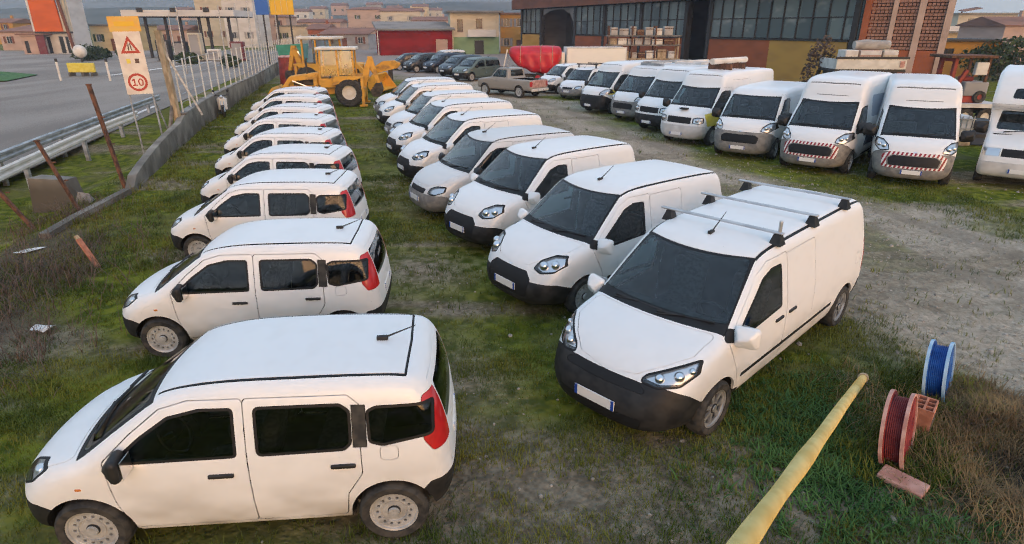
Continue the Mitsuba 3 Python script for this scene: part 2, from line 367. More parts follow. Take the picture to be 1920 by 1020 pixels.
def headlamps(B, poly, x0, inset, bowls, r=.03):
    p = rnd(poly, r)
    for sg in (1, -1):
        q = p if sg > 0 else affinity.scale(p, -1, 1, origin=(0, 0))
        ring = q.difference(q.buffer(-.016)); inner = q.buffer(-.016)
        n = len([1 for k in B.kind.parts if k[0].startswith('headlight') and '__' not in k[0]]); nm = 'headlight' if n == 0 else f'headlight_{n:03d}'
        piece = B.panel(nm, prism(inner, 'x', x0, 4), 'lamp_glass', glass=True)
        if piece is None: continue
        lamp_inside(B.kind, B, nm, piece, inset, [(sg * y, x, z, rr) for y, x, z, rr in bowls])
        B.panel(nm + '__seal', prism(ring, 'x', x0, 4), 'black_trim', prism(q.buffer(.004), 'x', x0, 4))
def framed_window(B, name, poly, glass, r=.05, fw=.022, ymin=.3, frame='black_trim'):
    p = rnd(poly, r)
    for sg in (1, -1):
        y0, y1 = (ymin, 1.6) if sg > 0 else (-1.6, -ymin)
        n = len([1 for k in B.kind.parts if k[0].startswith(name) and k[0].count('__') == name.count('__') and 'seal' not in k[0]]); nm = name if n == 0 else f'{name}_{n:03d}'
        B.panel(nm, prism(p.buffer(-fw), 'y', y0, y1), glass, prism(p.buffer(-fw), 'y', y0, y1), glass=True)
        B.panel('window_seal', prism(p.difference(p.buffer(-fw)), 'y', y0, y1), frame, prism(p.buffer(.003), 'y', y0, y1))

def make_hatchback():
    prof = [(-1.60, .20), (-1.76, .30), (-1.82, .46), (-1.83, .62), (-1.80, .80), (-1.79, .95), (-1.74, 1.20), (-1.66, 1.42), (-1.56, 1.515), (-1.30, 1.545), (-.8, 1.56), (-.3, 1.56),
            (.10, 1.545), (.42, 1.49), (.57, 1.43), (.90, 1.21), (1.20, .995), (1.32, .95), (1.50, .90), (1.66, .83), (1.76, .73), (1.80, .64), (1.825, .52), (1.83, .40), (1.80, .28), (1.70, .20), (1.2, .19), (-.8, .19)]
    sec = [(.15, .74), (.30, .79), (.50, .82), (.72, .825), (.90, .815), (1.0, .80), (1.2, .755), (1.4, .705), (1.55, .66), (1.8, .6)]
    plan = [(-2, .93), (-1.75, .955), (-1.3, .99), (-.8, 1), (.9, 1), (1.35, .985), (1.6, .95), (1.83, .88), (2, .85)]
    B = Body(prof, sec, plan, kf=((.3, .20), (.9, .19), (1.2, .16), (1.5, .12)), kr=.07, crown=.035, edge=.13, nose=.34, tail=.22); K = B.kind
    fx, rx, R, w = 1.15, -1.285, .295, .815
    B.arches((fx, rx), R, .82)
    # glass
    bow = lambda x, k, y: x - k * y * y
    ys = np.linspace(-.70, .70, 15)
    ws = Polygon([(bow(1.235, .17, y), y * 1.03) for y in ys] + [(bow(.60, .16, y), y * .90) for y in ys[::-1]])
    B.top('windscreen', ws.buffer(-.045, quad_segs=4), 'window_glass', .9, glass=True, r=.05)
    B.top('windscreen_seal', ws, 'black_trim', .9)
    framed_window(B, 'front_door__window', [(-.10, .955), (-.10, 1.365), (.16, 1.37), (.40, 1.32), (.62, 1.17), (.84, .985), (.82, .945)], 'dark_glass', r=.035)
    framed_window(B, 'rear_door__window', [(-.25, .955), (-.25, 1.365), (-.92, 1.36), (-1.0, 1.30), (-1.0, 1.02), (-.94, .965)], 'dark_glass', r=.045)
    framed_window(B, 'quarter_window', [(-1.13, 1.02), (-1.12, 1.29), (-1.20, 1.325), (-1.66, 1.32), (-1.66, 1.05), (-1.24, .985)], 'dark_glass', r=.04)
    B.side('pillar_trim', [(-1.01, .99), (-1.01, 1.34), (-1.115, 1.335), (-1.115, .985)], 'black_rubber')
    B.side('mirror_base', [(.86, .94), (.83, 1.0), (.72, 1.08), (.74, .94)], 'black_trim')
    B.side('tail_light', rnd([(-1.58, 1.00), (-1.545, 1.14), (-1.57, 1.28), (-1.56, 1.37), (-2, 1.40), (-2, .90), (-1.65, .90)], .03), 'red_lens', ymin=.52)
    rw = rnd([(-.50, 1.02), (.50, 1.02), (.50, 1.38), (-.50, 1.38)], .06)
    B.front('rear_window', rw, 'dark_glass', -2.2, -1.2, glass=True)
    # lights and front
    headlamps(B, [(.46, .70), (.47, .82), (.56, .88), (.70, .86), (.715, .76), (.62, .68)], 1.15, .05, [(.58, 1.53, .78, .055)])
    B.front('badge', shapely.Point(0, .72).buffer(.04), 'chrome', 1.2)
    B.side('fuel_flap', rnd([(-1.36, .86), (-1.22, .86), (-1.22, .98), (-1.36, .98)], .03), 'white_paint', both=False)
    B.front('grille', rnd([(-.42, .30), (.42, .30), (.46, .46), (-.46, .46)], .03), 'black_trim', 1.3)
    lower = rnd([(1.0, .0), (1.0, .40), (1.28, .48), (1.5, .58), (2.2, .60), (2.2, 0)], .03)
    B.panel('front_bumper', prism(lower, 'y', -1.6, 1.6), 'black_plastic', prism(lower.buffer(.004), 'y', -1.6, 1.6))
    lr = rnd([(-1.38, .0), (-1.38, .34), (-1.55, .52), (-1.62, .60), (-2.2, .66), (-2.2, 0)], .03)
    B.panel('rear_bumper', prism(lr, 'y', -1.6, 1.6), 'black_plastic', prism(lr.buffer(.004), 'y', -1.6, 1.6))
    # roof strips and bonnet, doors
    for sg in (1, -1):
        st = LineString([(.50, sg * .555), (.1, sg * .575), (-.6, sg * .58), (-1.44, sg * .565)]).buffer(.011, cap_style=2)
        B.top('roof_strip', st, 'black_trim', 1.3)
    B.top('roof_seam', LineString([(-1.44, -.56), (-1.455, 0), (-1.44, .56)]).buffer(.006), 'black_trim', 1.3)
    B.top('bonnet', rnd([(bow(1.275, .17, y), y) for y in np.linspace(-.70, .70, 11)] + [(1.50, .66), (1.70, .42), (1.74, 0), (1.70, -.42), (1.50, -.66)], .05), 'white_paint', .66, g=.006)
    B.side('front_door', [(-.17, .30), (-.17, 1.43), (.24, 1.43), (.46, 1.37), (.70, 1.18), (.92, .97), (.88, .60), (.80, .30)], 'white_paint', r=.03, g=.0085)
    B.side('rear_door', [(-.18, .30), (-.18, 1.43), (-.98, 1.42), (-1.07, 1.34), (-1.06, .95), (-1.06, .74), (-.93, .54), (-.90, .30)], 'white_paint', r=.03, g=.0085)
    B.front('tailgate', rnd([(-.62, .66), (.62, .66), (.63, 1.0), (.56, 1.44), (-.56, 1.44), (-.63, 1.0)], .06), 'white_paint', -2.2, -1.5, g=.006)
    B.finish('white_paint')
    for x, z, n in ((-.06, .80, 'front_door'), (-1.02, .83, 'rear_door')):
        m = soft(x, x + .20, .815, .845, z - .018, z + .018, .012); K.add(f'{n}__handle', m, 'black_plastic', 40); K.add(f'{n}_001__handle', flipy(m), 'black_plastic', 40)
    mirrored(K, 'side_indicator', soft(1.12, 1.17, .805, .822, .72, .745, .008), 'orange_lens', 40)
    add_wheels(K, (fx, rx), R, w)
    seats(K, .08, .55, rear=-.80); dash(K, .90, .93, .66)
    door_mirror(K, .74, .80, 1.00, 'black_plastic')
    wipers(K, [((1.10, -.45, 1.075), (1.14, .12, 1.06)), ((1.15, .02, 1.06), (1.05, .58, 1.09))])
    plate(K, 1.832, .47); plate(K, -1.80, .72, 'rear_plate', fwd=-1)
    K.add('antenna', cat([tube([(-1.20, 0, 1.56), (-1.50, 0, 1.68)], [.010, .004], 6), moved(soft(-.05, .05, -.022, .022, -.01, .03, .01), -1.2, 0, 1.555)]), 'black_plastic', 40)
    K.add('underbody', box(-1.5, 1.5, -.50, .50, .16, .24), 'black_plastic')
    return K

def make_small_van(new=False, stretch=0., old=False, rack=False):
    q = lambda x: x - stretch if x < -.6 else x
    fx, rx, R = 1.30, q(-1.455), .315
    if old:
        prof = [(-1.98, .26), (-2.06, .36), (-2.08, .55), (-2.07, .9), (-2.04, 1.3), (-1.99, 1.62), (-1.90, 1.76), (-1.75, 1.80), (-1., 1.82), (0, 1.81), (.30, 1.77), (.44, 1.70), (.8, 1.42), (1.14, 1.13),
                (1.24, 1.09), (1.5, 1.03), (1.75, .93), (1.93, .80), (2.02, .66), (2.07, .52), (2.08, .38), (2.03, .27), (1.95, .22), (1.2, .21), (-1.2, .22)]
        fx, rx = 1.22, -1.35
    else:
        prof = [(q(-2.06), .26), (q(-2.17), .36), (q(-2.195), .55), (q(-2.18), .9), (q(-2.14), 1.3), (q(-2.08), 1.66), (q(-2.0), 1.79), (q(-1.85), 1.83), (q(-1.), 1.855), (0, 1.85), (.30, 1.82), (.52, 1.75), (.9, 1.47), (1.26, 1.18),
                (1.38, 1.13), (1.62, 1.08), (1.86, .98), (2.02, .86), (2.10, .74), (2.16, .62), (2.195, .50), (2.19, .36), (2.14, .26), (2.02, .21), (1.2, .20), (q(-1.2), .22)]
    sec = [(.15, .80), (.30, .86), (.50, .905), (.72, .915), (.95, .91), (1.12, .895), (1.4, .845), (1.65, .795), (1.85, .745), (2, .7)]
    plan = [(-3, .96), (q(-2.15), .965), (q(-1.8), .99), (-.8, 1), (.9, 1), (1.4, .99), (1.75, .955), (2.05, .90), (2.2, .86)]
    B = Body(prof, sec, plan, kf=((.3, .17), (.9, .16), (1.3, .15), (1.8, .11)), kr=.02, crown=.03, edge=.14, nose=.38, tail=.15); K = B.kind
    paint = 'silver_paint' if old else 'white_paint'
    B.arches((fx, rx), R, .905)
    bow = lambda x, k, y: x - k * y * y; ys = np.linspace(-.82, .82, 17)
    wb, wt = (1.19, .46) if old else (1.32, .55)
    ws = Polygon([(bow(wb, .18, y), y) for y in ys] + [(bow(wt, .17, y), y * .83) for y in ys[::-1]])
    lowc = .10 if not old else .06
    B.top('windscreen', Polygon([(bow(wb - lowc, .18, y), y * .97) for y in ys] + [(bow(wt + .03, .17, y), y * .79) for y in ys[::-1]]), 'window_glass', 1.0, glass=True, r=.05)
    B.top('windscreen_seal', ws, 'black_trim', 1.0)
    if old: fw = [(.02, 1.10), (.02, 1.58), (.32, 1.58), (.50, 1.50), (.95, 1.14), (.93, 1.08)]
    else: fw = [(.03, 1.08), (.03, 1.60), (.28, 1.61), (.48, 1.55), (.92, 1.20), (1.06, 1.06), (.96, 1.02)]
    framed_window(B, 'front_door__window', fw, 'dark_glass', r=.04)
    if not old: B.side('mirror_base', [(1.07, 1.03), (.98, 1.14), (1.12, 1.18), (1.24, 1.08)], 'black_trim', r=.02)
    B.front('rear_window', rnd([(-.60, 1.05), (-.60, 1.62), (-.05, 1.62), (-.05, 1.05)], .05).union(rnd([(.60, 1.05), (.60, 1.62), (.05, 1.62), (.05, 1.05)], .05)), 'dark_glass', -3.2, q(-1.7), glass=True)
    B.side('tail_light', rnd([(q(-2.02), .74), (q(-2.0), 1.25), (-3.4, 1.30), (-3.4, .70)], .03), 'red_lens', ymin=.72)
    if old:
        headlamps(B, [(.50, .66), (.52, .78), (.66, .84), (.84, .84), (.86, .72), (.70, .64)], 1.4, .05, [(.62, 1.72, .74, .06)])
        B.front('grille', rnd([(-.36, .64), (.36, .64), (.40, .74), (-.40, .74)], .03), 'black_trim', 1.5)
        lower = rnd([(.9, 0), (.9, .30), (1.35, .55), (1.75, .64), (2.4, .64), (2.4, 0)], .03)
    elif new:
        headlamps(B, [(.40, .80), (.46, .87), (.66, .955), (.83, 1.02), (.86, .90), (.78, .80), (.60, .775)], 1.3, .05, [(.58, 1.92, .845, .05), (.72, 1.80, .87, .055), (.80, 1.70, .92, .035)])
        B.front('upper_grille', rnd([(-.56, .70), (.56, .70), (.40, .79), (-.40, .79)], .02), 'black_trim', 1.5)
        B.front('lower_grille', rnd([(-.5, .28), (.5, .28), (.55, .44), (-.55, .44)], .03), 'black_trim', 1.5)
        lower = rnd([(.8, 0), (.8, .34), (1.62, .56), (1.80, .70), (1.98, .79), (2.4, .76), (2.4, 0)], .03)
    else:
        headlamps(B, [(.47, .82), (.50, .93), (.64, 1.01), (.80, 1.02), (.86, .90), (.78, .80), (.62, .77)], 1.3, .05, [(.60, 1.90, .87, .07), (.74, 1.80, .90, .065)])
        B.front('grille', rnd([(-.46, .38), (.46, .38), (.50, .66), (.38, .76), (-.38, .76), (-.50, .66)], .04), 'black_trim', 1.5)
        lower = rnd([(.8, 0), (.8, .34), (1.62, .54), (1.85, .62), (2.4, .64), (2.4, 0)], .03)
    B.panel('front_bumper', prism(lower, 'y', -1.6, 1.6), 'grey_plastic' if old else 'black_plastic', prism(lower.buffer(.004), 'y', -1.6, 1.6))
    lr = rnd([(q(-1.85), .0), (q(-1.85), .42), (q(-2.0), .60), (-3.3, .62), (-3.3, 0)], .03)
    B.panel('rear_bumper', prism(lr, 'y', -1.6, 1.6), 'black_plastic', prism(lr.buffer(.004), 'y', -1.6, 1.6))
    e = q(-1.92)
    for sg in (1, -1):
        st = LineString([(wt - .1, sg * .685), (.1, sg * .70), (-.8, sg * .70), (e, sg * .69)]).buffer(.012, cap_style=2)
        B.top('roof_strip', st, 'black_trim', 1.5)
        if not old:
            rb = rnd([(-.75 if sg else 0, .50), (.70, .50), (.70, .56), (-.75, .56)], .02)
    B.side('rubbing_strip', rnd([(q(-1.0), .515), (.86, .515), (.86, .56), (q(-1.0), .56)], .015), 'black_plastic') if not old else None
    hood = [(bow(wb + .03, .18, y), y) for y in np.linspace(-.76, .76, 11)] + ([(1.70, .72), (1.86, .46), (1.92, 0), (1.86, -.46), (1.70, -.72)] if old else [(1.62, .74), (1.84, .56), (2.00, .36), (2.06, 0), (2.00, -.36), (1.84, -.56), (1.62, -.74)])
    B.top('bonnet', rnd(hood, .05), paint, .74, g=.006)
    f1 = [(-.10, .32), (-.10, 1.70), (.36, 1.70), (.56, 1.60), (1.0, 1.22), (1.18 if not old else 1.06, 1.04), (1.0, .70), (.86, .32)]
    B.side('front_door', f1, paint, r=.03, g=.0085)
    B.side('sliding_door', [(-.115, .34), (-.115, 1.68), (-.88, 1.68), (-.88, .34)], paint, r=.04, g=.0085)
    B.front('badge', shapely.Point(0, .815).buffer(.045), 'chrome', 1.4)
    if not old: B.side('fuel_flap', rnd([(q(-1.86), .92), (q(-1.68), .92), (q(-1.68), 1.08), (q(-1.86), 1.08)], .03), paint, both=False, g=.006)
    for sg in (1, -1):
        p = rnd([(sg * .01, .60), (sg * .74, .60), (sg * .74, 1.2), (sg * .66, 1.70), (sg * .01, 1.70)], .04)
        B.front('rear_door', p, paint, -3.2, q(-1.85), g=.006)
    B.finish(paint)
    for x, n in ((-.02, 'front_door'), (-.36, 'sliding_door')):
        m = soft(x, x + .19, .895, .93, .92, .96, .014); K.add(f'{n}__handle', m, 'black_plastic', 40); K.add(f'{n}_001__handle', flipy(m), 'black_plastic', 40)
    m = soft(q(-1.9), q(-1.05), .855, .885, 1.06, 1.09, .008) if False else None
    add_wheels(K, (fx, rx), R, .90, 'spoke' if new else 'steel', 'alloy_wheel' if new else 'steel_wheel', .20)
    seats(K, .22, .72, ys=(.42, -.42)); dash(K, 1.02 if not old else .9, 1.09, .76, .42)
    K.add('bulkhead', box(-.34, -.31, -.72, .72, .3, 1.70), 'cabin_lining')
    door_mirror(K, 1.02 if not old else .88, .88, 1.10, paint if not old else 'black_plastic', 1.15)
    z0 = 1.20 if not old else 1.16
    wipers(K, [((wb - .11, -.55, z0 - .01), (wb - .075, .10, z0)), ((wb - .05, .05, z0 - .01), (wb - .16, .68, z0 + .02))])
    plate(K, 2.19 if not old else 2.08, .50); plate(K, q(-2.19) if not old else -2.08, .72, 'rear_plate', fwd=-1)
    K.add('antenna', cat([tube([(.22, 0, 1.83), (-.08, 0, 2.02)], [.010, .004], 6), moved(soft(-.05, .05, -.022, .022, -.01, .03, .01), .22, 0, 1.828)]), 'black_plastic', 40)
    K.add('underbody', box(q(-1.8), 1.8, -.55, .55, .18, .27), 'black_plastic')
    if rack:
        for x in (.02, -.92, -1.95):
            n = K.add('roof_bar', cat([soft(x - .028, x + .028, -.84, .77, 1.925, 1.953, .012)]), 'aluminium', 40)
            for sg in (1, -1):
                f = hull([(x - .07, .64, 1.80), (x + .07, .64, 1.80), (x - .07, .78, 1.80), (x + .07, .78, 1.80), (x - .04, .67, 1.925), (x + .04, .67, 1.925), (x - .04, .74, 1.925), (x + .04, .74, 1.925)])
                K.add(n + '__foot', f if sg > 0 else flipy(f), 'black_plastic')
        K.add('roof_bar_stop', soft(-.0, .04, .70, .74, 1.945, 2.09, .018), 'aluminium', 40)
    return K

def make_large_van(H=2.54, L=5.41, style='low', tape=False, wing=False, flank=False, bumper='grey_plastic', paint='white_paint'):
    r = lambda x: x - (L - 5.41) if x < 0 else x
    cap = [(1.02, H - .06), (1.22, (H + 2.03) / 2 + .06), (1.37, 2.04)] if H > 2.4 else [(.85, H - .02), (1.15, H - .07), (1.37, 2.04)]
    if style == 'low':
        nose = [(1.75, 1.72), (2.08, 1.38), (2.22, 1.31), (2.42, 1.22), (2.56, 1.08), (2.64, .90), (2.69, .70), (2.705, .50), (2.70, .36), (2.62, .24)]; wb = 2.17
    else:                       # long flat bonnet, upright grille
        nose = [(1.66, 1.76), (1.96, 1.42), (2.08, 1.36), (2.34, 1.24), (2.52, 1.14), (2.60, 1.02), (2.64, .80), (2.70, .62), (2.705, .46), (2.64, .30)]; wb = 2.03
    prof = [(r(-2.60), .32), (r(-2.68), .44), (r(-2.69), .7), (r(-2.69), 1.4), (r(-2.67), H - .25), (r(-2.63), H - .07), (r(-2.5), H - .01), (r(-1), H), (.4, H)] + cap + nose + [(2.5, .22), (1.2, .24), (r(-1.2), .28)]
    sec = [(.2, .90), (.35, .96), (.6, 1.01), (.95, 1.025), (1.3, 1.01), (1.6, .985), (2.1, .935), (2.5, .89), (2.8, .86)]
    plan = [(-4, .985), (r(-2.6), .985), (r(-2.2), 1), (1.2, 1), (1.9, .98), (2.3, .945), (2.6, .90), (2.75, .87)]
    B = Body(prof, sec, plan, kf=((.3, .17), (1.1, .15), (1.6, .11), (2.6, .06)), kr=.01, crown=.025, edge=.16, nose=.40, tail=.12, h=.05, t=.036); K = B.kind
    fx, rx, R = 1.757, r(-1.69), .345
    B.arches((fx, rx), R, 1.01)
    bow = lambda x, k, y: x - k * y * y; ys = np.linspace(-.90, .90, 15)
    ws = Polygon([(bow(wb, .14, y), y) for y in ys] + [(bow(1.41, .12, y), y * .90) for y in ys[::-1]])
    B.top('windscreen', Polygon([(bow(wb - .08, .14, y), y * .96) for y in ys] + [(bow(1.45, .12, y), y * .87) for y in ys[::-1]]), 'window_glass', 1.2, glass=True, r=.06)
    B.top('windscreen_seal', ws, 'black_trim', 1.2)
    framed_window(B, 'front_door__window', [(.78, 1.24), (.78, 1.93), (1.18, 1.95), (1.34, 1.90), (1.80, 1.42), (1.86, 1.22), (1.6, 1.16)], 'dark_glass', r=.05, ymin=.5)
    B.side('tail_light', rnd([(r(-2.60), .8), (r(-2.60), 1.4), (-6, 1.4), (-6, .8)], .02), 'red_lens', ymin=.86)
    if style == 'low':
        headlamps(B, [(.62, .98), (.66, 1.12), (.80, 1.24), (.98, 1.26), (1.0, 1.06), (.86, .95)], 1.7, .05, [(.76, 2.38, 1.08, .07), (.88, 2.28, 1.10, .06)])
        B.front('grille', rnd([(-.58, .60), (.58, .60), (.62, .78), (.50, .86), (-.50, .86), (-.62, .78)], .03), 'black_trim', 2.0)
        lower = rnd([(1.1, 0), (1.1, .5), (2.05, .80), (2.45, .95), (2.9, .94), (2.9, 0)], .04)
    else:
        headlamps(B, [(.56, .84), (.56, 1.02), (.70, 1.06), (.90, 1.04), (.92, .88), (.80, .82)], 1.7, .05, [(.70, 2.48, .94, .07), (.82, 2.40, .94, .055)])
        B.front('grille', rnd([(-.50, .82), (.50, .82), (.50, 1.04), (-.50, 1.04)], .03), 'black_trim', 2.0)
        lower = rnd([(1.1, 0), (1.1, .42), (2.05, .62), (2.35, .74), (2.9, .74), (2.9, 0)], .04)
    if tape:                    # red and white hatching round the grille
        ring = rnd([(-.74, .53), (.74, .53), (.78, .86), (.58, .96), (-.58, .96), (-.78, .86)], .05).difference(rnd([(-.62, .59), (.62, .59), (.66, .80), (.52, .88), (-.52, .88), (-.66, .80)], .03))
        for i in range(-9, 9):
            st = Polygon([(i * .105, .3), (i * .105 + .0525, .3), (i * .105 + .3525, 1.2), (i * .105 + .30, 1.2)])
            for nm, p in (('red_tape', st), ('white_tape', affinity.translate(st, .0525, 0))):
                c = ring.intersection(p)
                for c1 in getattr(c, 'geoms', [c]):
                    if c1.geom_type == 'Polygon' and c1.area > 1e-4: B.front(nm, c1, nm, 2.0, g=0)
    B.panel('front_bumper', prism(lower, 'y', -1.6, 1.6), bumper, prism(lower.buffer(.004), 'y', -1.6, 1.6))
    lr = rnd([(r(-2.50), 0), (r(-2.50), .52), (-6, .54), (-6, 0)], .02)
    B.panel('rear_bumper', prism(lr, 'y', -1.6, 1.6), 'grey_plastic', prism(lr.buffer(.004), 'y', -1.6, 1.6))
    if wing: B.side('front_wing', rnd([(1.28, .70), (1.32, 1.16), (1.95, 1.22), (2.28, 1.16), (2.30, 1.02), (2.20, .74)] if wing == 1 else [(1.28, .95), (1.30, 1.16), (1.95, 1.22), (2.22, 1.14), (2.20, 1.0)], .03), 'dayglow_yellow')
    if flank:
        B.side('flank_panel', rnd([(-2.35, .70), (-2.30, 1.08), (-.6, 1.14), (.62, 1.20), (.62, .70)], .05), 'dark_blue_flank'); B.side('flank_stripe', rnd([(-2.40, 1.10), (-2.40, 1.20), (-.6, 1.24), (.62, 1.32), (.62, 1.22), (-.6, 1.16)], .01), 'brass_flank')
        B.side('upper_flank_print', rnd([(-1.5, 1.5), (-1.4, 2.15), (.3, 2.2), (.2, 1.55)], .1), 'pale_print')
    B.top('bonnet', rnd([(bow(wb + .04, .14, y), y) for y in np.linspace(-.80, .80, 11)] + [(2.30, .80), (2.50, .58), (2.58, 0), (2.50, -.58), (2.30, -.80)], .05), paint, .90, g=.008)
    B.side('front_door', [(.68, .42), (.68, 2.04), (1.26, 2.06), (1.42, 1.98), (1.90, 1.46), (1.98, 1.18), (1.40, .95), (1.26, .42)], paint, r=.04, g=.007)
    B.side('sliding_door', [(.66, .46), (.66, H - .33), (-.62, H - .33), (-.62, .46)], paint, r=.04, g=.007)
    B.side('rubbing_strip', rnd([(r(-2.5), .52), (r(-2.05), .52), (r(-2.05), .66), (r(-2.5), .66)], .02), 'black_plastic')
    B.side('sill_strip', rnd([(r(-1.25), .40), (.60, .40), (.60, .54), (r(-1.25), .54)], .02), 'black_plastic')
    B.front('badge', shapely.Point(0, .93 if style == 'low' else 1.09).buffer(.055), 'chrome', 2.0)
    if tape:
        B.front('cap_seam', LineString([(-.42, 2.22), (.46, 2.22)]).buffer(.005), 'grey_plastic', .6, 1.6)
    if H > 2.4: B.top('cap_groove', LineString([(1.10, -.70), (1.14, 0), (1.10, .70)]).buffer(.010), 'grey_plastic', 2.2)
    B.finish(paint)
    for x, n in ((.72, 'front_door'), (.42, 'sliding_door')):
        m = soft(x, x + .2, 1.005, 1.045, 1.05, 1.10, .014); K.add(f'{n}__handle', m, 'black_plastic', 40); K.add(f'{n}_001__handle', flipy(m), 'black_plastic', 40)
    add_wheels(K, (fx, rx), R, 1.0, 'steel', 'steel_wheel', .21)
    seats(K, .95, .98, ys=(.55, -.2, -.62)); dash(K, 1.80, 1.30, .86, .55)
    K.add('bulkhead', box(.42, .46, -.85, .85, .4, 2.0), 'cabin_lining')
    door_mirror(K, 1.72, 1.03, 1.38, 'black_plastic', 1.5)
    wipers(K, [((wb - .10, -.62, 1.40), (wb - .06, .05, 1.41)), ((wb - .05, .05, 1.40), (wb - .12, .75, 1.43))])
    plate(K, 2.71, .44)
    K.add('underbody', box(r(-2.4), 2.3, -.6, .6, .22, .32), 'black_plastic')
    return K
# ------------------------------------------------------------------ more materials
def pl(v, tab):                                  # piecewise linear, drjit
    out = mi.Float(tab[0][1])
    for (a, p), (b, q) in zip(tab[:-1], tab[1:]): out = out + dr.clip((v - a) / (b - a), 0, 1) * (q - p)
    return out
DRIVE_L = [(3, 5.5), (6, 5.2), (8, 4.8), (12, 4.7), (18, 3.2), (25, 1.0), (35, -1.5), (45, -5.5), (60, -8.5), (75, -24)]
DRIVE_R = [(5, 16), (9, 14), (13, 12.0), (17, 9.6), (21, 8.0), (26, 6.4), (32, 5.2), (40, 3.6), (50, 9), (60, 30)]
def ground_masks_np(x, y):
    n = meshkit.fbm(np.stack([x * .35, y * .35, x * 0], -1), 3, 5) - .5
    l, r = np.interp(y, *zip(*DRIVE_L)), np.interp(y, *zip(*DRIVE_R))
    g = np.clip((x - l + n * 3) / 1.2, 0, 1) * np.clip((r - x + n * 4) / 1.6, 0, 1)
    return g
def ground_colour(p, n, uv):
    x, y = p.x, p.y
    n1, n2, n3 = fbm(x * .35, y * .35, 0, 3), fbm(x * .30 + 9, y * 1.15, 3, 3), fbm(x * 6, y * 6, 0, 3)
    fine = fbm(x * 22, y * 22, 0, 2)
    l, r = pl(y, DRIVE_L), pl(y, DRIVE_R)
    drive = dr.clip((x - l + (n1 - .5) * 4) / 1.4, 0, 1) * dr.clip((r - x + (n1 - .5) * 5) / 1.8, 0, 1)
    grass = mix((.050, .070, .004), (.135, .152, .014), sst(.25, .75, n3))
    grass = mix(grass, (.105, .100, .035), sst(.55, .75, noise(x * 1.3, y * 1.3, 4)) * .55)
    mud = mix((.118, .096, .066), (.270, .226, .165), sst(.25, .8, n3 * .55 + fine * .45))
    f, s2, cr = vor(x * 16, y * 16)
    stone = mix((.22, .19, .15), (.47, .42, .34), cr) * (.55 + .45 * sst(.0, .16, s2 - f))
    gravel = mix(mix((.225, .190, .142), (.385, .335, .262), sst(.3, .75, fine * .5 + n3 * .5)), stone, .45)
    gravel = mix(gravel, mud, sst(.50, .68, n2) * .65)
    # tyre tracks run along the drive
    trk = dr.abs(x - (l + r) * .5 + (n1 - .5) * 1.5)
    gravel = mix(gravel, (.15, .128, .10), sst(.5, .2, dr.abs(trk - 1.1)) * .45)
    bald = sst(.51, .66, n2 * .62 + n1 * .38)
    row = sst(.9, .2, dr.abs(x - pl(y, [(4, .4), (8, -.9), (15, -2.8), (30, -7.2)]))) * .18
    worn = sum(dr.exp(-dr.square((x - a) / c) - dr.square((y - b) / d)) for a, b, c, d in ((.6, 4.2, 2.0, .8), (-.95, 6.7, .9, .7), (-1.7, 10.4, 1.2, .9), (-3.2, 16.6, 1.1, 1.6), (2.2, 4.9, 1.0, .5)))
    row = row + dr.clip(worn, 0, 1) * sst(.30, .62, n3 * .5 + n1 * .5) * .85
    lot = mix(grass, mud, dr.clip(bald * .80 + row + sst(.62, .8, fine) * .12, 0, 1))
    gv = mix(gravel, lot, sst(.52, .66, noise(x * .55 + 30, y * .55, 2)) * sst(40, 20, y) * .45)
    col = mix(lot, gv, drive)
    # dark turned earth in the near right corner
    d = dr.sqrt(dr.square((x - 5.0) / 1.0) + dr.square((y - 4.6) / .8))
    col = mix(col, mix((.028, .024, .019), (.075, .060, .044), n3), sst(1.25, .7, d + (n1 - .5) * .9))
    # brown brambly strip along the fence
    d = dr.sqrt(dr.square((x + 8.6 + (y - 9) * .25) / 1.3) + dr.square((y - 9) / 3.6))
    col = mix(col, mix((.050, .040, .030), (.115, .09, .07), n3), sst(1.2, .75, d + (n1 - .5) * .9) * .8)
    far = sst(50, 62, y + (n1 - .5) * 8)
    return mix(col, mix((.20, .175, .155), (.29, .255, .235), n3 * .6 + n1 * .4), far * sst(-60, -30, x))
mat('ground_soil', mikit.proc(ground_colour), .92, spec=.15, bump=(mikit.proc(lambda p, n, uv: fbm(p.x * 9, p.y * 9, 0, 3) + .5 * fbm(p.x * 34, p.y * 34, 0, 2), 4e-3), .035))
mat('asphalt', mikit.proc(lambda p, n, uv: mix((.160, .144, .128), (.235, .215, .192), sst(.3, .7, fbm(p.x * .45, p.y * .12, 0, 3) * .7 + .3 * noise(p.x * 30, p.y * 30)))), .85, spec=.25)
mat('road_paint', speckle((.45, .44, .42), (.66, .65, .62), 5), .7)
mat('concrete', mikit.proc(lambda p, n, uv: mix((.095, .085, .070), (.27, .25, .215), sst(.25, .75, fbm(p.x * 1.6, p.y * 1.6, p.z * 1.2, 4) * .7 + .3 * sst(0, 1.4, p.z)))), .85, bump=(mikit.proc(lambda p, n, uv: fbm(p.x * 14, p.y * 14, p.z * 14, 3), 3e-3), .008))
mat('old_concrete', mikit.proc(lambda p, n, uv: mix((.115, .105, .092), (.27, .25, .225), sst(.25, .75, fbm(p.x * 2.3, p.y * 2.3, p.z * 4, 4)))), .9)
mat('rust', mikit.proc(lambda p, n, uv: mix((.055, .028, .018), (.16, .070, .036), sst(.3, .7, fbm(p.x * 16, p.y * 16, p.z * 7, 3)))), .8)
mat('galvanised', mikit.proc(lambda p, n, uv: mix((.30, .31, .32), (.52, .53, .54), sst(.3, .7, fbm(p.x * 3, p.y * 3, p.z * 9, 3)))), .45, metal=.5)
mat('pale_timber', mikit.proc(lambda p, n, uv: mix((.30, .22, .13), (.47, .37, .24), sst(.3, .7, fbm(p.x * 9, p.y * 9, p.z * 3, 3)))), .75)
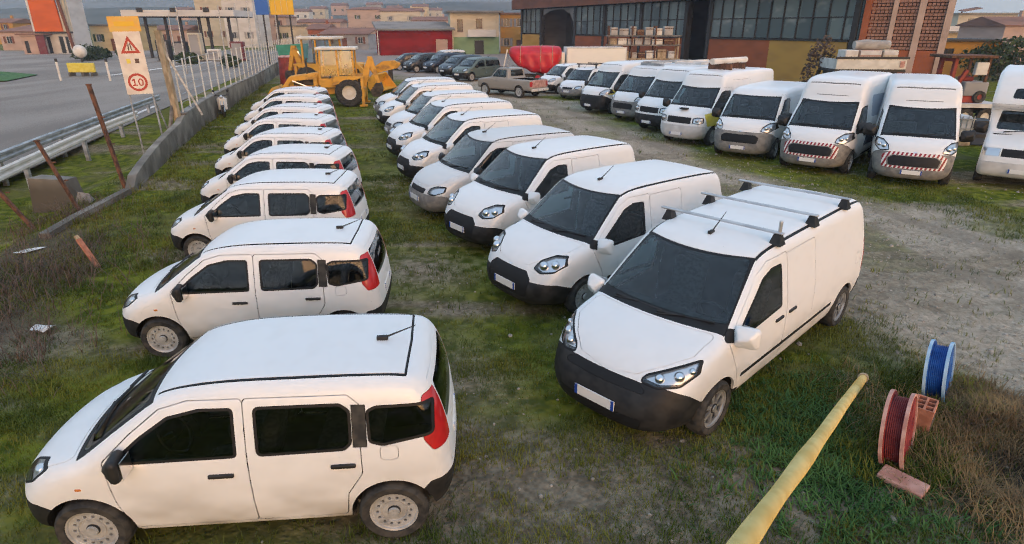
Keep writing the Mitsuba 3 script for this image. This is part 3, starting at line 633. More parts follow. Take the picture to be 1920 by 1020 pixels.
mat('yellow_pole', mikit.proc(lambda p, n, uv: mix((.52, .36, .10), (.66, .50, .19), sst(.25, .75, fbm(p.x * 7, p.y * 5, p.z * 5, 4)))), .6)
mat('reel_red', mikit.proc(lambda p, n, uv: mix((.16, .018, .020), (.26, .045, .042), sst(.3, .75, fbm(p.x * 8, p.y * 8, p.z * 6, 4)))), .6)
mat('red_oxide', mikit.proc(lambda p, n, uv: mix((.085, .012, .012), (.19, .034, .030), sst(.3, .75, fbm(p.x * 8, p.y * 8, p.z * 6, 4)))), .7)
mat('pink_oxide', mikit.proc(lambda p, n, uv: mix((.40, .19, .15), (.56, .33, .27), sst(.3, .7, fbm(p.x * 8, p.y * 8, p.z * 8, 3)))), .8)
mat('blue_steel', mikit.proc(lambda p, n, uv: mix((.006, .055, .24), (.02, .11, .38), sst(.3, .7, fbm(p.x * 8, p.y * 8, p.z * 6, 3)))), .5, coat=.2)
mat('pale_blue', speckle((.22, .40, .58), (.40, .56, .70), 8), .6)
mat('hollow_clay', speckle((.33, .13, .08), (.46, .20, .13), 12), .85)
mat('digger_yellow', mikit.proc(lambda p, n, uv: mix((.60, .30, .025), (.34, .17, .03), sst(.45, .8, fbm(p.x * 3, p.y * 3, p.z * 4, 4)))), .5, coat=.25)
mat('digger_dark', speckle((.03, .026, .022), (.075, .062, .05), 6), .75)
mat('off_white', speckle((.58, .55, .49), (.70, .67, .61), 3), .6)
mat('dusty_white', speckle((.48, .47, .45), (.62, .61, .59), 3), .6)
mat('red_skip', speckle((.55, .012, .022), (.42, .012, .02), 2), .4, coat=.3)
mat('red_machine', speckle((.30, .035, .025), (.17, .03, .022), 4), .6)
mat('sign_white', speckle((.62, .54, .47), (.72, .65, .57), 4), .5)
mat('sign_yellow', speckle((.72, .38, .06), (.66, .42, .10), 6), .5)
mat('sign_red', (.42, .05, .035), .5)
mat('sign_dark', (.10, .06, .05), .5)
mat('sign_blue', (.03, .12, .42), .5)
mat('sign_amber', (.72, .42, .02), .5)
mat('red_tape', (.26, .015, .025), .35)
mat('white_tape', (.70, .68, .66), .35)
mat('dayglow_yellow', speckle((.62, .50, .04), (.70, .58, .10), 6), .45, coat=.5)
mat('brass_flank', speckle((.52, .40, .20), (.62, .50, .28), 4), .4, coat=.5)
mat('dark_blue_flank', speckle((.03, .04, .07), (.06, .07, .11), 4), .35, coat=.5)
mat('pale_print', (.36, .40, .46), .4)
for k, c in (('navy_paint', (.015, .025, .05)), ('charcoal_paint', (.025, .027, .03)), ('green_grey_paint', (.10, .14, .13)), ('blue_grey_paint', (.05, .075, .10)), ('beige_paint', (.30, .27, .235)), ('maroon_paint', (.16, .02, .02))):
    mat(k, mikit.proc(lambda p, n, uv, c=c: mix(c, (.16, .145, .12), .25 * sst(.4, .8, fbm(p.x * 3, p.y * 3, p.z * 3, 3)))), .3, coat=.8)
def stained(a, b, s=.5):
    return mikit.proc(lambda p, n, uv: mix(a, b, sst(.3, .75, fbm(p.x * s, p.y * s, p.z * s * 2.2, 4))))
for k, a, b in (('ochre_plaster', (.44, .27, .075), (.36, .21, .065)), ('brick_orange', (.33, .105, .050), (.25, .085, .045)), ('cream_plaster', (.56, .50, .38), (.46, .41, .31)), ('pale_yellow_plaster', (.58, .46, .25), (.50, .38, .20)),
                ('green_plaster', (.24, .36, .20), (.19, .29, .16)), ('pink_plaster', (.50, .36, .29), (.42, .30, .24)), ('grey_plaster', (.34, .33, .32), (.26, .25, .245)), ('amber_plaster', (.52, .29, .075), (.44, .23, .06)),
                ('shed_red', (.26, .018, .016), (.17, .016, .014)), ('roof_tile', (.24, .13, .095), (.17, .10, .08)), ('fascia_brown', (.20, .085, .055), (.15, .07, .05)), ('roof_grey', (.22, .21, .20), (.15, .145, .14)), ('white_wall', (.62, .60, .57), (.52, .50, .47)), ('orange_panel', (.60, .13, .035), (.52, .11, .03))):
    mat(k, stained(a, b), .85, spec=.2)
mat('rack_brick', mikit.proc(lambda p, n, uv: mix((.24, .12, .085), (.36, .20, .145), noise(p.x * 3.5, p.y * 3.5, p.z * 5))), .9)
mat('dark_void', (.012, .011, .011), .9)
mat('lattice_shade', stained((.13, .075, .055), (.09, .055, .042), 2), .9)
def wired_glass(p, n, uv):
    k = mikit.cell_rand(dr.floor((p.x * .413 - p.y * .911) / 1.45), dr.floor(p.z / 1.6), 3)
    return mix(mix((.055, .085, .095), (.15, .19, .185), k), (.30, .31, .29), sst(.55, .85, fbm(p.x * .8, p.y * .8, p.z * 1.3, 3)) * .7)
mat('wired_glass', mikit.proc(wired_glass), .22, spec=.6)
scene['cab_glass'] = {'type': 'thindielectric', 'int_ior': 1.5, 'specular_transmittance': rgb(.75, .78, .74)}
mat('pane_dark', (.04, .045, .05), .12, spec=.6)
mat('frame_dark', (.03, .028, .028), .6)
mat('green_sheet', speckle((.03, .20, .13), (.05, .26, .18), 2), .6)
mat('light_green', speckle((.42, .56, .28), (.52, .64, .36), 2), .5)
mat('tarp_grey', speckle((.30, .28, .26), (.42, .40, .37), 3), .8)
mat('crate_blue', (.03, .05, .09), .6)
mat('litter_white', (.68, .68, .66), .6)
mat('dry_straw', stained((.27, .185, .085), (.13, .085, .045), 3), .9)
mat('bramble', stained((.075, .05, .038), (.145, .10, .075), 4), .9)
def leafy(key, a, b, s=1.7):
    scene[key] = {'type': 'twosided', 'bsdf': {'type': 'principled', 'base_color': mikit.proc(lambda p, n, uv: mix(a, b, sst(.25, .75, fbm(p.x * s, p.y * s, p.z * s, 3)))), 'roughness': .65, 'specular': .25}}
leafy('grass_blade', (.050, .080, .006), (.150, .160, .020))
leafy('weed_leaf', (.028, .085, .018), (.065, .145, .035), 3)
leafy('bush_leaf', (.018, .035, .012), (.06, .085, .03), 2)
mat('bark', speckle((.06, .045, .035), (.11, .09, .07), 9), .9)
mat('hill_wood', mikit.proc(lambda p, n, uv: mix((.040, .050, .042), (.085, .088, .078), sst(.3, .7, fbm(p.x * .012, p.y * .012, p.z * .03, 4)))), .95, spec=.05)

# ------------------------------------------------------------------ ground, road, hills
def axis(a, b, near, grow, c=0.):
    out = [c]; 
    while out[-1] < b: out.append(out[-1] + max(near, abs(out[-1] - c) * grow))
    lo = [c]
    while lo[-1] > a: lo.append(lo[-1] - max(near, abs(lo[-1] - c) * grow))
    return np.array(lo[:0:-1] + out)
def sheet(xs, ys, fz):
    X, Y = np.meshgrid(xs, ys, indexing='ij'); V = np.stack([X, Y, fz(X, Y)], -1).reshape(-1, 3); n = len(ys)
    i, j = np.meshgrid(np.arange(len(xs) - 1), np.arange(n - 1), indexing='ij'); a = (i * n + j).ravel()
    return trimesh.Trimesh(V, np.vstack([np.stack([a, a + n, a + n + 1], 1), np.stack([a, a + n + 1, a + 1], 1)]), process=False)
def relief(x, y):
    k = np.clip((90 - y) / 30, 0, 1) * np.clip((40 - np.abs(x)) / 8, 0, 1)
    z = .05 * (meshkit.fbm(np.stack([x * .6, y * .6, x * 0], -1), 3, 11) - .5) + .035 * (meshkit.fbm(np.stack([x * 2.6, y * 2.6, x * 0], -1), 3, 12) - .5)
    z = z + .30 * np.exp(-((x - 5.9) ** 2 / .5 + (y - 4.3) ** 2 / .35)) + .16 * np.exp(-((x - 5.35) ** 2 / .12 + (y - 5.6) ** 2 / .10)) - .22 * np.exp(-((x - 5.0) ** 2 / .10 + (y - 4.75) ** 2 / .12))
    z = z - .25 * np.clip((-10.9 - x - .27 * (y - 15)) / .8, 0, 1) * np.clip((26 - y) / 4, 0, 1)
    return (z - .012) * k
put('ground', sheet(axis(-2800, 2800, .14, .035), axis(-60, 3000, .14, .03, 6.), relief), 'ground_soil', True, kind='structure')
def poly_sheet(pts, z):
    m = m3.Manifold.extrude(m3.CrossSection([np.asarray(pts, float)]), .03).translate([0, 0, z - .03]); return tri(m)
wall_line = np.array([[-10.27, 16.05], [-12.0, 21.5], [-13.96, 28.0], [-17.4, 42.0], [-21.8, 59.4], [-30, 92], [-36, 112]])
near_edge = [(-13.0, 8.0), (-14.4, 16.2), (-17.0, 26.5), (-19.6, 37.0), (-24.2, 56.0), (-33., 92), (-40, 120)]
far_edge = [(-110, 120), (-70, 84), (-52, 60), (-41, 47), (-46, 38), (-60, 30), (-60, 8)]
put('road', poly_sheet(near_edge + far_edge, .03), 'asphalt', kind='structure')
def stripe(a, b, w, z):
    a, b = np.array(a, float), np.array(b, float); d = (b - a) / np.linalg.norm(b - a); s = np.array([-d[1], d[0]]) * w / 2
    return poly_sheet([a - s, b - s, b + s, a + s][::1], z)
put('road_marking', cat([stripe((-60, 33.2), (-42, 46.2), .45, .038), stripe((-42, 46.2), (-46, 53), .35, .038), stripe((-36.5, 58), (-38.2, 84), .5, .038), stripe((-15.3, 17), (-19.9, 35), .22, .038)]), 'road_paint', kind='structure')
put('verge', poly_sheet([(-47, 50), (-40.5, 51), (-43, 58), (-56, 66), (-75, 78), (-75, 60), (-58, 44)], .12), 'weed_leaf', kind='structure')
def ridge(y0, y1, x0, x1, prof, seed, n=120):
    xs, ys = np.linspace(x0, x1, n), np.linspace(y0, y1, 16)
    def fz(X, Y):
        t = (Y - y0) / (y1 - y0); h = np.interp(X / Y, *zip(*prof)) * Y
        k = np.sin(np.clip(t * 1.1, 0, 1) * PI / 2) ** 1.3
        return -3 + h * k * (.75 + .5 * meshkit.fbm(np.stack([X / 160, Y / 160, X * 0], -1), 4, seed))
    return sheet(xs, ys, fz)
put('hills', ridge(1500, 2600, -2600, 2600, [(-1, .15), (-.2, .15), (.05, .13), (.3, .085), (.52, .045), (.62, .022), (.70, .009), (.80, .004), (1, .002)], 3), 'hill_wood', True, kind='structure')
put('foothills', ridge(560, 900, -900, 760, [(-1, .030), (-.4, .034), (-.1, .040), (.1, .034), (.4, .02), (.7, .005), (1, .002)], 8, 90), 'hill_wood', True, kind='structure')
# ------------------------------------------------------------------ far place helpers: sideways and height from a bearing and a distance
def across(px, Y): return (px - 960) / 1225.8 * Y
def high(py, Y): return CAM_H - (py - 50.1) * Y / 1233.
class Frame:                                    # a local frame: s runs along a wall, d goes into the building, z is up
    def __init__(s, o, u): s.o = np.array(o, float); s.u = np.array(u, float) / np.linalg.norm(u); s.n = np.array([-s.u[1], s.u[0]])
    def box(s, s0, s1, d0, d1, z0, z1, ch=0):
        b = box(s0, s1, d0, d1, z0, z1, ch); v = b.vertices; w = v.copy()
        w[:, :2] = s.o + v[:, :1] * s.u + v[:, 1:2] * s.n; b.vertices = w; return b
    def mesh(s, b):
        b = b.copy(); v = b.vertices; w = v.copy(); w[:, :2] = s.o + v[:, :1] * s.u + v[:, 1:2] * s.n; b.vertices = w; return b
    def wall(s, s0, s1, d0, d1, z0, z1, holes):    # a slab with real openings
        p = shapely.box(s0, z0, s1, z1)
        for h in holes: p = p.difference(shapely.box(*h))
        out = []
        for g in getattr(p, 'geoms', [p]): out.append(tri(prism(g, 'y', d0, d1)))
        return s.mesh(cat(out))
def wprism(fr, pts, d0, d1): return fr.mesh(tri(prism(Polygon(pts), 'y', d0, d1)))
def window(fr, key, s0, s1, z0, z1, d=.12, frame='white_wall', sill=True, pane='pane_dark', shutter=None):
    f = part(key, 'window', cat([fr.box(s0, s0 + .07, d, d + .08, z0, z1), fr.box(s1 - .07, s1, d, d + .08, z0, z1), fr.box(s0 + .07, s1 - .07, d, d + .08, z0, z0 + .07), fr.box(s0 + .07, s1 - .07, d, d + .08, z1 - .07, z1), fr.box((s0 + s1) / 2 - .03, (s0 + s1) / 2 + .03, d, d + .08, z0 + .07, z1 - .07)]), frame)
    part(f, 'pane', fr.box(s0 + .03, s1 - .03, d + .03, d + .05, z0 + .03, z1 - .03), pane)
    if sill: part(f, 'sill', fr.box(s0 - .06, s1 + .06, -.08, d, z0 - .06, z0), 'concrete')
    return f
def house(key, label, px0, px1, Y, h, depth, wall, roof, roof_kind='gable', storeys=1, cols=2, group=None, yaw=0., cat_='house', door=True, rh=1.1, z0=0., shade='pane_dark', win=(1.0, 1.25)):
    k = thing(key, label, cat_, group)
    x0, x1 = across(px0, Y), across(px1, Y); W = x1 - x0; fr = Frame((x0, Y), (math.cos(yaw), math.sin(yaw)))
    holes, dr_ = [], None
    for st in range(storeys):
        zz = z0 + (h - z0) / storeys * st + .38 * (h - z0) / storeys
        for c in range(cols):
            cx = W * (c + .5) / cols
            if door and st == 0 and c == cols // 2: dr_ = (cx - .5, z0 + .05, cx + .5, z0 + 2.1); holes.append(dr_); continue
            ww = min(win[0], W / cols * .55); holes.append((cx - ww / 2, zz, cx + ww / 2, min(zz + win[1], z0 + (h - z0) / storeys * (st + 1) - .25)))
    part(k, 'wall', cat([fr.wall(0, W, 0, .25, z0 - .3, h, holes), fr.box(0, .25, .25, depth, z0 - .3, h), fr.box(W - .25, W, .25, depth, z0 - .3, h), fr.box(.25, W - .25, depth - .25, depth, z0 - .3, h)]), wall)
    part(k, 'floor_slab', fr.box(.26, W - .26, .26, depth - .26, h - .25, h - .02), 'concrete')
    for q in holes:
        if q is dr_: part(k, 'door', fr.box(q[0], q[2], .14, .20, q[1], q[3]), 'fascia_brown')
        else:
            w_ = window(fr, k, q[0], q[2], q[1], q[3], pane=shade)
            if Y < 260:
                for a in (q[0] - .46, q[2] + .06): part(w_, 'shutter', fr.box(a, a + .40, -.05, -.003, q[1], q[3]), ('fascia_brown', 'bush_leaf', 'grey_plaster')[int(px0) % 3])
    o = .35
    if roof_kind == 'gable':
        r = [(-o, h - .05), (W / 2, h + rh), (W + o, h - .05), (W + o, h + .12), (W / 2, h + rh + .18), (-o, h + .12)] if False else None
        pts = []
        R = fr.mesh(hull([(-o, -o, h), (W + o, -o, h), (W + o, depth + o, h), (-o, depth + o, h), (-o, -o, h + .12), (W + o, -o, h + .12), (W + o, depth + o, h + .12), (-o, depth + o, h + .12), (-o + .01, depth / 2, h + rh), (W + o - .01, depth / 2, h + rh)]))
        rf = part(k, 'roof', R, roof); part(rf, 'chimney', fr.box(W * .7, W * .7 + .5, depth * .55, depth * .55 + .5, h + .3, h + rh + .7), wall)
    elif roof_kind == 'hip':
        part(k, 'roof', fr.mesh(hull([(-o, -o, h), (W + o, -o, h), (W + o, depth + o, h), (-o, depth + o, h), (-o, -o, h + .12), (W + o, -o, h + .12), (W + o, depth + o, h + .12), (-o, depth + o, h + .12), (W * .3, depth / 2, h + rh), (W * .7, depth / 2, h + rh)])), roof)
    elif roof_kind == 'shed':
        part(k, 'roof', fr.mesh(hull([(-o, -o, h), (W + o, -o, h), (W + o, depth + o, h + rh), (-o, depth + o, h + rh), (-o, -o, h + .16), (W + o, -o, h + .16), (W + o, depth + o, h + rh + .16), (-o, depth + o, h + rh + .16)])), roof)
    else:
        part(k, 'roof', fr.box(-o, W + o, -o, depth + o, h, h + .25), roof)
    return k, fr, W

# ------------------------------------------------------------------ the glazed works building
F = Frame((24.9, 46.0), (-.413, .911)); F.n = np.array([.911, .413])      # d > 0 goes into the building
k = thing('works_building', 'long industrial hall with tall dark glazing above red and ochre low walls', 'factory')
mull = 1.45; GZ0, GZ1, EZ = 3.1, 6.45, 7.7
part(k, 'low_wall', F.box(1.4, 8.7, 0, .35, -.2, GZ0), 'ochre_plaster', label='ochre yellow stretch of low wall')
part(k, 'low_wall', F.box(8.7, 16.2, 0, .35, -.2, GZ0), 'brick_orange', label='orange red stretch of low wall')
part(k, 'low_wall', F.box(19.6, 41.0, 0, .35, -.2, GZ0), 'brick_orange')
part(k, 'low_wall', F.box(50.8, 57., 0, .35, -.2, GZ0), 'amber_plaster')
part(k, 'sill_beam', F.box(1.35, 16.25, -.08, .40, GZ0, GZ0 + .12), 'frame_dark')
part(k, 'sill_beam', F.box(19.55, 41.05, -.08, .40, GZ0, GZ0 + .12), 'frame_dark')
def glazing(s0, s1, z0, z1):
    n = round((s1 - s0) / mull); w = (s1 - s0) / n; zs = [z0, z0 + 1.55, z1]
    for i in range(n + 1): part(k, 'mullion', F.box(s0 + i * w - .045, s0 + i * w + .045, .02, .24, z0, z1), 'frame_dark')
    for i in range(n):
        for a, b in zip(zs[:-1], zs[1:]):
            part(k, 'pane', F.box(s0 + i * w + .05, s0 + (i + 1) * w - .05, .12, .15, a + .05, b - .03), 'wired_glass')
    part(k, 'transom', F.box(s0, s1, .05, .22, zs[1] - .03, zs[1] + .05), 'frame_dark')
glazing(.6, 16.2, GZ0 + .12, GZ1); glazing(19.6, 41.0, GZ0 + .12, GZ1); glazing(50.8, 57., GZ0 + .12, GZ1)
for s in (1.05, 16.2, 19.6, 27.0, 34.3, 41.1, 50.6, 56.8): part(k, 'column', F.box(s - .22, s + .22, -.06, .5, -.2, GZ1), 'frame_dark')
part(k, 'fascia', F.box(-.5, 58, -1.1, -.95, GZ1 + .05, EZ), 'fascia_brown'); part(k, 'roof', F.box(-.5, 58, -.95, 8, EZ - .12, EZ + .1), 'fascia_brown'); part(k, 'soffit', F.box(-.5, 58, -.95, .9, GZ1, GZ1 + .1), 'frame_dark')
part(k, 'back_wall', F.box(-.5, 58, 7.6, 8, -.2, EZ - .13), 'grey_plaster'); part(k, 'end_wall', F.box(.2, .55, .5, 7.6, -.2, EZ - .13), 'brick_orange'); part(k, 'end_wall', F.box(57, 57.4, .5, 7.6, -.2, EZ - .13), 'grey_plaster'); part(k, 'floor', F.box(0, 57, .4, 7.6, -.1, .05), 'old_concrete')
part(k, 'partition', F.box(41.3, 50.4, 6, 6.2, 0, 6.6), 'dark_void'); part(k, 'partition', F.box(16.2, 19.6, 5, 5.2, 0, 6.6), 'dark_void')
for s0, s1 in ((16.25, 16.45), (19.35, 19.55)): part(k, 'door_jamb', F.box(s0, s1, .3, .6, 0, 6.4), 'frame_dark')
part(k, 'door_arch', wprism(F, [(41.4, 6.4), (50.4, 6.4), (50.4, 5.6), (48.5, 6.15), (45, 6.3), (42.9, 5.7), (41.9, 4.6), (41.4, 3.2)], .3, .45), 'grey_plaster', label='curved grey sheet at the edge of the dark opening')

# brick stair tower beside it
B = Frame((24.75, 46.6), (4.3, -2.6)); k = thing('brick_tower', 'red brick stair tower with open lattice panels between pale piers beside the glazed hall', 'tower')
W = 5.25
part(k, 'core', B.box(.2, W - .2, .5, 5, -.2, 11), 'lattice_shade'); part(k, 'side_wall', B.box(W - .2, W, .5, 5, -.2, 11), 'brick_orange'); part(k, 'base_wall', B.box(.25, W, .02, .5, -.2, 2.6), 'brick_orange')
piers = [(0, .42), (1.72, 2.02), (3.25, 3.65), (4.85, W)]
for a, b in piers: part(k, 'pier', B.box(a, b, -.10, .5, -.2, 11), 'pink_plaster' if a not in (0,) else 'brick_orange')
for (a0, a), (b, b0) in zip(piers[:-1], piers[1:]):
    rows = []
    for i in range(38):
        z = 2.65 + i * .215; n = max(2, int(round((b - a) / .26)))
        rows += [B.box(a + .008 + j * (b - a) / n + (.06 if i % 2 else 0), a + (j + 1) * (b - a) / n - .012 + (.03 if i % 2 else 0), .02 + .03 * ((i + j) % 2), .26, z, z + .165) for j in range(n)]
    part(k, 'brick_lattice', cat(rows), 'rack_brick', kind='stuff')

# ------------------------------------------------------------------ right hand background
Y = 112; x0 = across(1752, Y); H_ = Frame((x0, Y), (1, -.12)); k = thing('terrace_house', 'pale yellow house with a white terrace slab and a small set back upper floor', 'house')
part(k, 'wall', H_.wall(0, 17.5, 0, .3, -.3, 3.2, [(2, .9, 3.2, 2.2), (6, .9, 7.2, 2.2), (12, 0, 13.2, 2.2)]), 'pale_yellow_plaster'); part(k, 'side_wall', H_.box(0, .3, .3, 9, -.3, 3.2), 'pale_yellow_plaster')
for s in (2, 6): window(H_, k, s, s + 1.2, .9, 2.2)
part(k, 'door', H_.box(12.02, 13.18, .15, .22, 0, 2.18), 'fascia_brown')
part(k, 'terrace_slab', H_.box(-.8, 18, -1.2, 9.5, 3.2, 3.45), 'concrete'); part(k, 'parapet', H_.box(-.8, 18, -1.2, -1.05, 3.45, 4.25), 'white_wall')
part(k, 'upper_wall', H_.wall(4.6, 14, 3, 3.3, 3.45, 6.1, [(6.2, 4.3, 7.6, 5.5), (10.2, 4.3, 11.6, 5.5)]), 'cream_plaster'); part(k, 'upper_wall', H_.box(4.6, 4.9, 3.3, 9, 3.45, 6.1), 'cream_plaster')
for s in (6.2, 10.2): window(H_, k, s, s + 1.4, 4.3, 5.5, d=3.1, sill=False)
part(k, 'upper_roof', H_.box(4.2, 14.4, 2.5, 9.3, 6.1, 6.35), 'concrete'); part(k, 'awning', H_.mesh(hull([(4.6, 1.6, 6.5), (7.4, 1.6, 7.0), (4.6, 3.6, 6.7), (7.4, 3.6, 7.2), (4.6, 1.6, 6.6), (7.4, 1.6, 7.1), (4.6, 3.6, 6.8), (7.4, 3.6, 7.3)])), 'roof_tile'); part(k, 'awning_post', H_.box(4.6, 4.8, 2.5, 2.7, 6.35, 6.55), 'fascia_brown')
Y = 58; x0 = across(1688, Y); O_ = Frame((x0, Y), (1, -.18)); k = thing('ochre_annex', 'low ochre annex with a dark flat roof edge and a row of small dark windows', 'building')
hol = [(.9 + 1.35 * i, 1.6, 1.9 + 1.35 * i, 2.35) for i in range(3)] + [(6.0, 1.6, 6.9, 2.3), (7.0, 1.6, 7.7, 2.3)]
part(k, 'wall', O_.wall(0, 8.2, 0, .3, -.2, 2.95, hol), 'amber_plaster'); part(k, 'side_wall', O_.box(7.9, 8.2, .3, 6, -.2, 2.95), 'amber_plaster')
for q in hol: window(O_, k, q[0], q[2], q[1], q[3], sill=False, frame='frame_dark')
part(k, 'roof', O_.box(-.3, 8.6, -.5, 6.3, 2.95, 3.12), 'frame_dark'); part(k, 'down_pipe', O_.box(8.22, 8.34, -.12, 0, 0, 2.9), 'frame_dark')
house('far_house', 'long pink house half hidden behind the grey hedge at the right edge', 1880, 1990, 78, 4.2, 8, 'pink_plaster', 'roof_tile', 'gable', 1, 3)

# ------------------------------------------------------------------ houses and sheds in the middle distance
Y = 100; x0 = across(712, Y); S_ = Frame((x0, Y), (1, .28)); k = thing('red_shed', 'low dark red shed with a grey lean roof and one pale door', 'shed')
part(k, 'wall', S_.wall(0, 11.2, 0, .25, -.3, 3.6, [(8.6, -.3, 10.5, 2.3)]), 'shed_red'); part(k, 'side_wall', S_.box(0, .25, .25, 8, -.3, 3.6), 'shed_red'); part(k, 'door', S_.box(8.62, 10.48, .1, .18, -.2, 2.28), 'pink_plaster')
part(k, 'roof', S_.mesh(hull([(-.5, -.9, 3.6), (11.6, -.9, 3.6), (11.6, 8.3, 4.7), (-.5, 8.3, 4.7), (-.5, -.9, 3.85), (11.6, -.9, 3.85), (11.6, 8.3, 4.95), (-.5, 8.3, 4.95)])), 'roof_grey')
for i in range(9): part(k, 'cladding_rib', S_.box(.3 + i * .92, .38 + i * .92, -.05, 0, -.2, 3.55), 'shed_red')
part(k, 'post', S_.box(-.42, -.3, -.7, -.58, -.2, 3.6), 'galvanised')
Y = 104; x0 = across(846, Y); C_ = Frame((x0, Y), (1, .15)); k = thing('cream_house', 'two storey cream house with a green ground floor, flat eaves and a white balcony', 'house')
part(k, 'wall', C_.wall(0, 7.7, 0, .3, -.3, 2.6, [(3.7, 0, 5.2, 2.1)]), 'green_plaster', label='green ground floor wall'); part(k, 'wall', C_.wall(0, 7.7, 0, .3, 2.6, 6.2, [(1.0, 3.4, 1.9, 5.2), (4.0, 3.9, 5.0, 5.3)]), 'cream_plaster', label='cream upper wall')
part(k, 'side_wall', C_.box(7.4, 7.7, .3, 8, -.3, 6.2), 'cream_plaster'); part(k, 'side_wall', C_.box(0, .3, .3, 8, -.3, 6.2), 'cream_plaster')
window(C_, k, 1., 1.9, 3.4, 5.2, frame='fascia_brown'); window(C_, k, 4., 5., 3.9, 5.3, frame='fascia_brown'); part(k, 'garage_opening', C_.box(3.72, 5.18, .15, .22, 0, 2.08), 'frame_dark')
part(k, 'balcony', cat([C_.box(2.6, 7.0, -1.3, 0, 2.65, 2.85), C_.box(2.6, 7.0, -1.3, -1.2, 2.85, 3.7)]), 'white_wall'); part(k, 'roof', C_.box(-.6, 8.3, -1.0, 8.6, 6.2, 6.45), 'roof_grey'); part(k, 'corner_post', C_.box(-.1, .35, -.15, 0, -.3, 6.2), 'cream_plaster', label=None)
house('amber_house', 'narrow amber house wedged between the cream house and the glazed hall', 938, 986, 108, 6.0, 8, 'amber_plaster', 'roof_tile', 'flat', 2, 2)
mid = [(560, 640, 190, 5.2, 'pink_plaster', 'roof_tile', 'gable', 'low pink house with a tiled gable roof behind the diggers'), (655, 730, 240, 9.8, 'pink_plaster', 'roof_tile', 'hip', 'tall pink house with a hipped roof behind the red shed'),
       (716, 790, 210, 8.6, 'cream_plaster', 'roof_tile', 'gable', 'broad cream house whose tiled roof rises over the red shed'), (775, 850, 175, 5.6, 'pink_plaster', 'roof_tile', 'gable', 'low pink house with a pale gable roof left of the cream house'),
       (520, 600, 150, 4.2, 'cream_plaster', 'roof_grey', 'flat', 'flat roofed cream block behind the green sheeting'), (600, 690, 128, 2.7, 'grey_plaster', 'roof_tile', 'shed', 'low grey lean-to store behind the yellow diggers'),
       (578, 612, 138, 3.6, 'brick_orange', 'roof_tile', 'gable', 'small orange cottage peeping above the digger roof'), (375, 445, 150, 10.2, 'cream_plaster', 'roof_grey', 'flat', 'tall cream block rising behind the petrol station canopy'),
       (425, 482, 138, 9.6, 'white_wall', 'roof_grey', 'flat', 'white block with grey flat roof behind the blue sign'), (288, 352, 150, 3.4, 'pink_plaster', 'roof_tile', 'gable', 'low pink house under the left part of the canopy'),
       (172, 250, 118, 4.3, 'pale_yellow_plaster', 'roof_grey', 'flat', 'flat yellow house right of the orange kiosk'), (0, 92, 122, 3.2, 'pink_plaster', 'roof_tile', 'shed', 'long low house with a brown roof left of the orange kiosk'),
       (-60, 30, 165, 5.0, 'amber_plaster', 'roof_tile', 'gable', 'distant amber house at the left edge'),
       (480, 540, 170, 6.4, 'pink_plaster', 'roof_tile', 'hip', 'pink house behind the blue and yellow roadside signs')]
for px0, px1, Y, h, w, r, rk, lab in mid: house('house', lab, px0, px1, Y, h, 8.5, w, r, rk, 1 if h < 4.5 else 2, max(2, int((px1 - px0) / 26)), door=h < 6)
hill = [(600, 28, 470), (640, 22, 500), (676, 30, 480), (705, 20, 520), (742, 26, 500), (790, 24, 480), (815, 30, 500), (350, 30, 460), (570, 33, 450)]
over = ['the orange cottage', 'the tall pink house', 'the tall pink house edge', 'the gap beside the tall pink house', 'the broad cream house', 'the end of the cream house', 'the low pink house', 'the petrol canopy', 'the flat roofed cream block', 'the flat yellow house']
tone = ['cream', 'pink', 'white', 'grey', 'amber', 'pale', 'rosy', 'sandy', 'ivory', 'dusty']
for i, (px, py, Y) in enumerate(hill):
    m_ = ['cream_plaster', 'pink_plaster', 'white_wall', 'grey_plaster', 'amber_plaster', 'pale_yellow_plaster'][i % 6]; h = high(py, Y)
    house('hillside_house', tone[i] + ' house on the far hill slope, seen over ' + over[i], px - 14, px + 14, Y, h + 3.2, 9, m_, 'roof_tile', 'gable', 1, 2, group='far houses on the hill foot', door=False, z0=h - 3., rh=2, win=(1.6, 1.8))
# kiosk tower with the orange panel
Y = 106; x0 = across(70, Y); K_ = Frame((x0, Y), (1, .1)); k = thing('orange_kiosk', 'white roadside kiosk tower with a big orange panel over its door', 'kiosk')
part(k, 'wall', K_.wall(.6, 5.6, 0, .25, -.2, 3.4, [(1.3, .1, 1.9, 2.6), (3.2, .1, 3.9, 2.7), (4.2, .1, 4.7, 2.7)]), 'white_wall'); part(k, 'side_wall', K_.box(5.35, 5.6, .25, 5, -.2, 9), 'white_wall'); part(k, 'side_wall', K_.box(.6, .85, .25, 5, -.2, 9), 'white_wall')
for a, b in ((1.3, 1.9), (3.2, 3.9), (4.2, 4.7)): part(k, 'glass_door', K_.box(a, b, .1, .16, .1, 2.6), 'pane_dark')
part(k, 'orange_panel', K_.mesh(hull([(.2, -.5, 3.4), (4.4, -.5, 3.4), (4.0, -.2, 9.2), (.0, -.2, 9.2), (.2, -.2, 3.4), (4.4, -.2, 3.4), (4.0, .1, 9.2), (0, .1, 9.2)])), 'orange_panel'); part(k, 'panel_edge', K_.box(4.4, 5.5, -.3, .2, 3.4, 8.3), 'cream_plaster'); part(k, 'panel_edge', K_.box(-.15, .15, -.4, .1, 3.4, 9.2), 'white_wall'); part(k, 'panel_base', K_.box(.1, 5.6, -.55, .2, 3.15, 3.4), 'frame_dark'); part(k, 'roof', K_.box(.3, 5.8, -.1, 5.2, 8.9, 9.1), 'roof_grey')
part(k, 'light_pole', bar((x0 + 5.9, Y - .5, 0), (x0 + 5.0, Y - .5, 9.3), .35), 'fascia_brown')
k = thing('brown_annex', 'low rust brown annex leaning on the left side of the orange kiosk', 'annex'); fr = Frame((across(38, 104), 104), (1, .1))
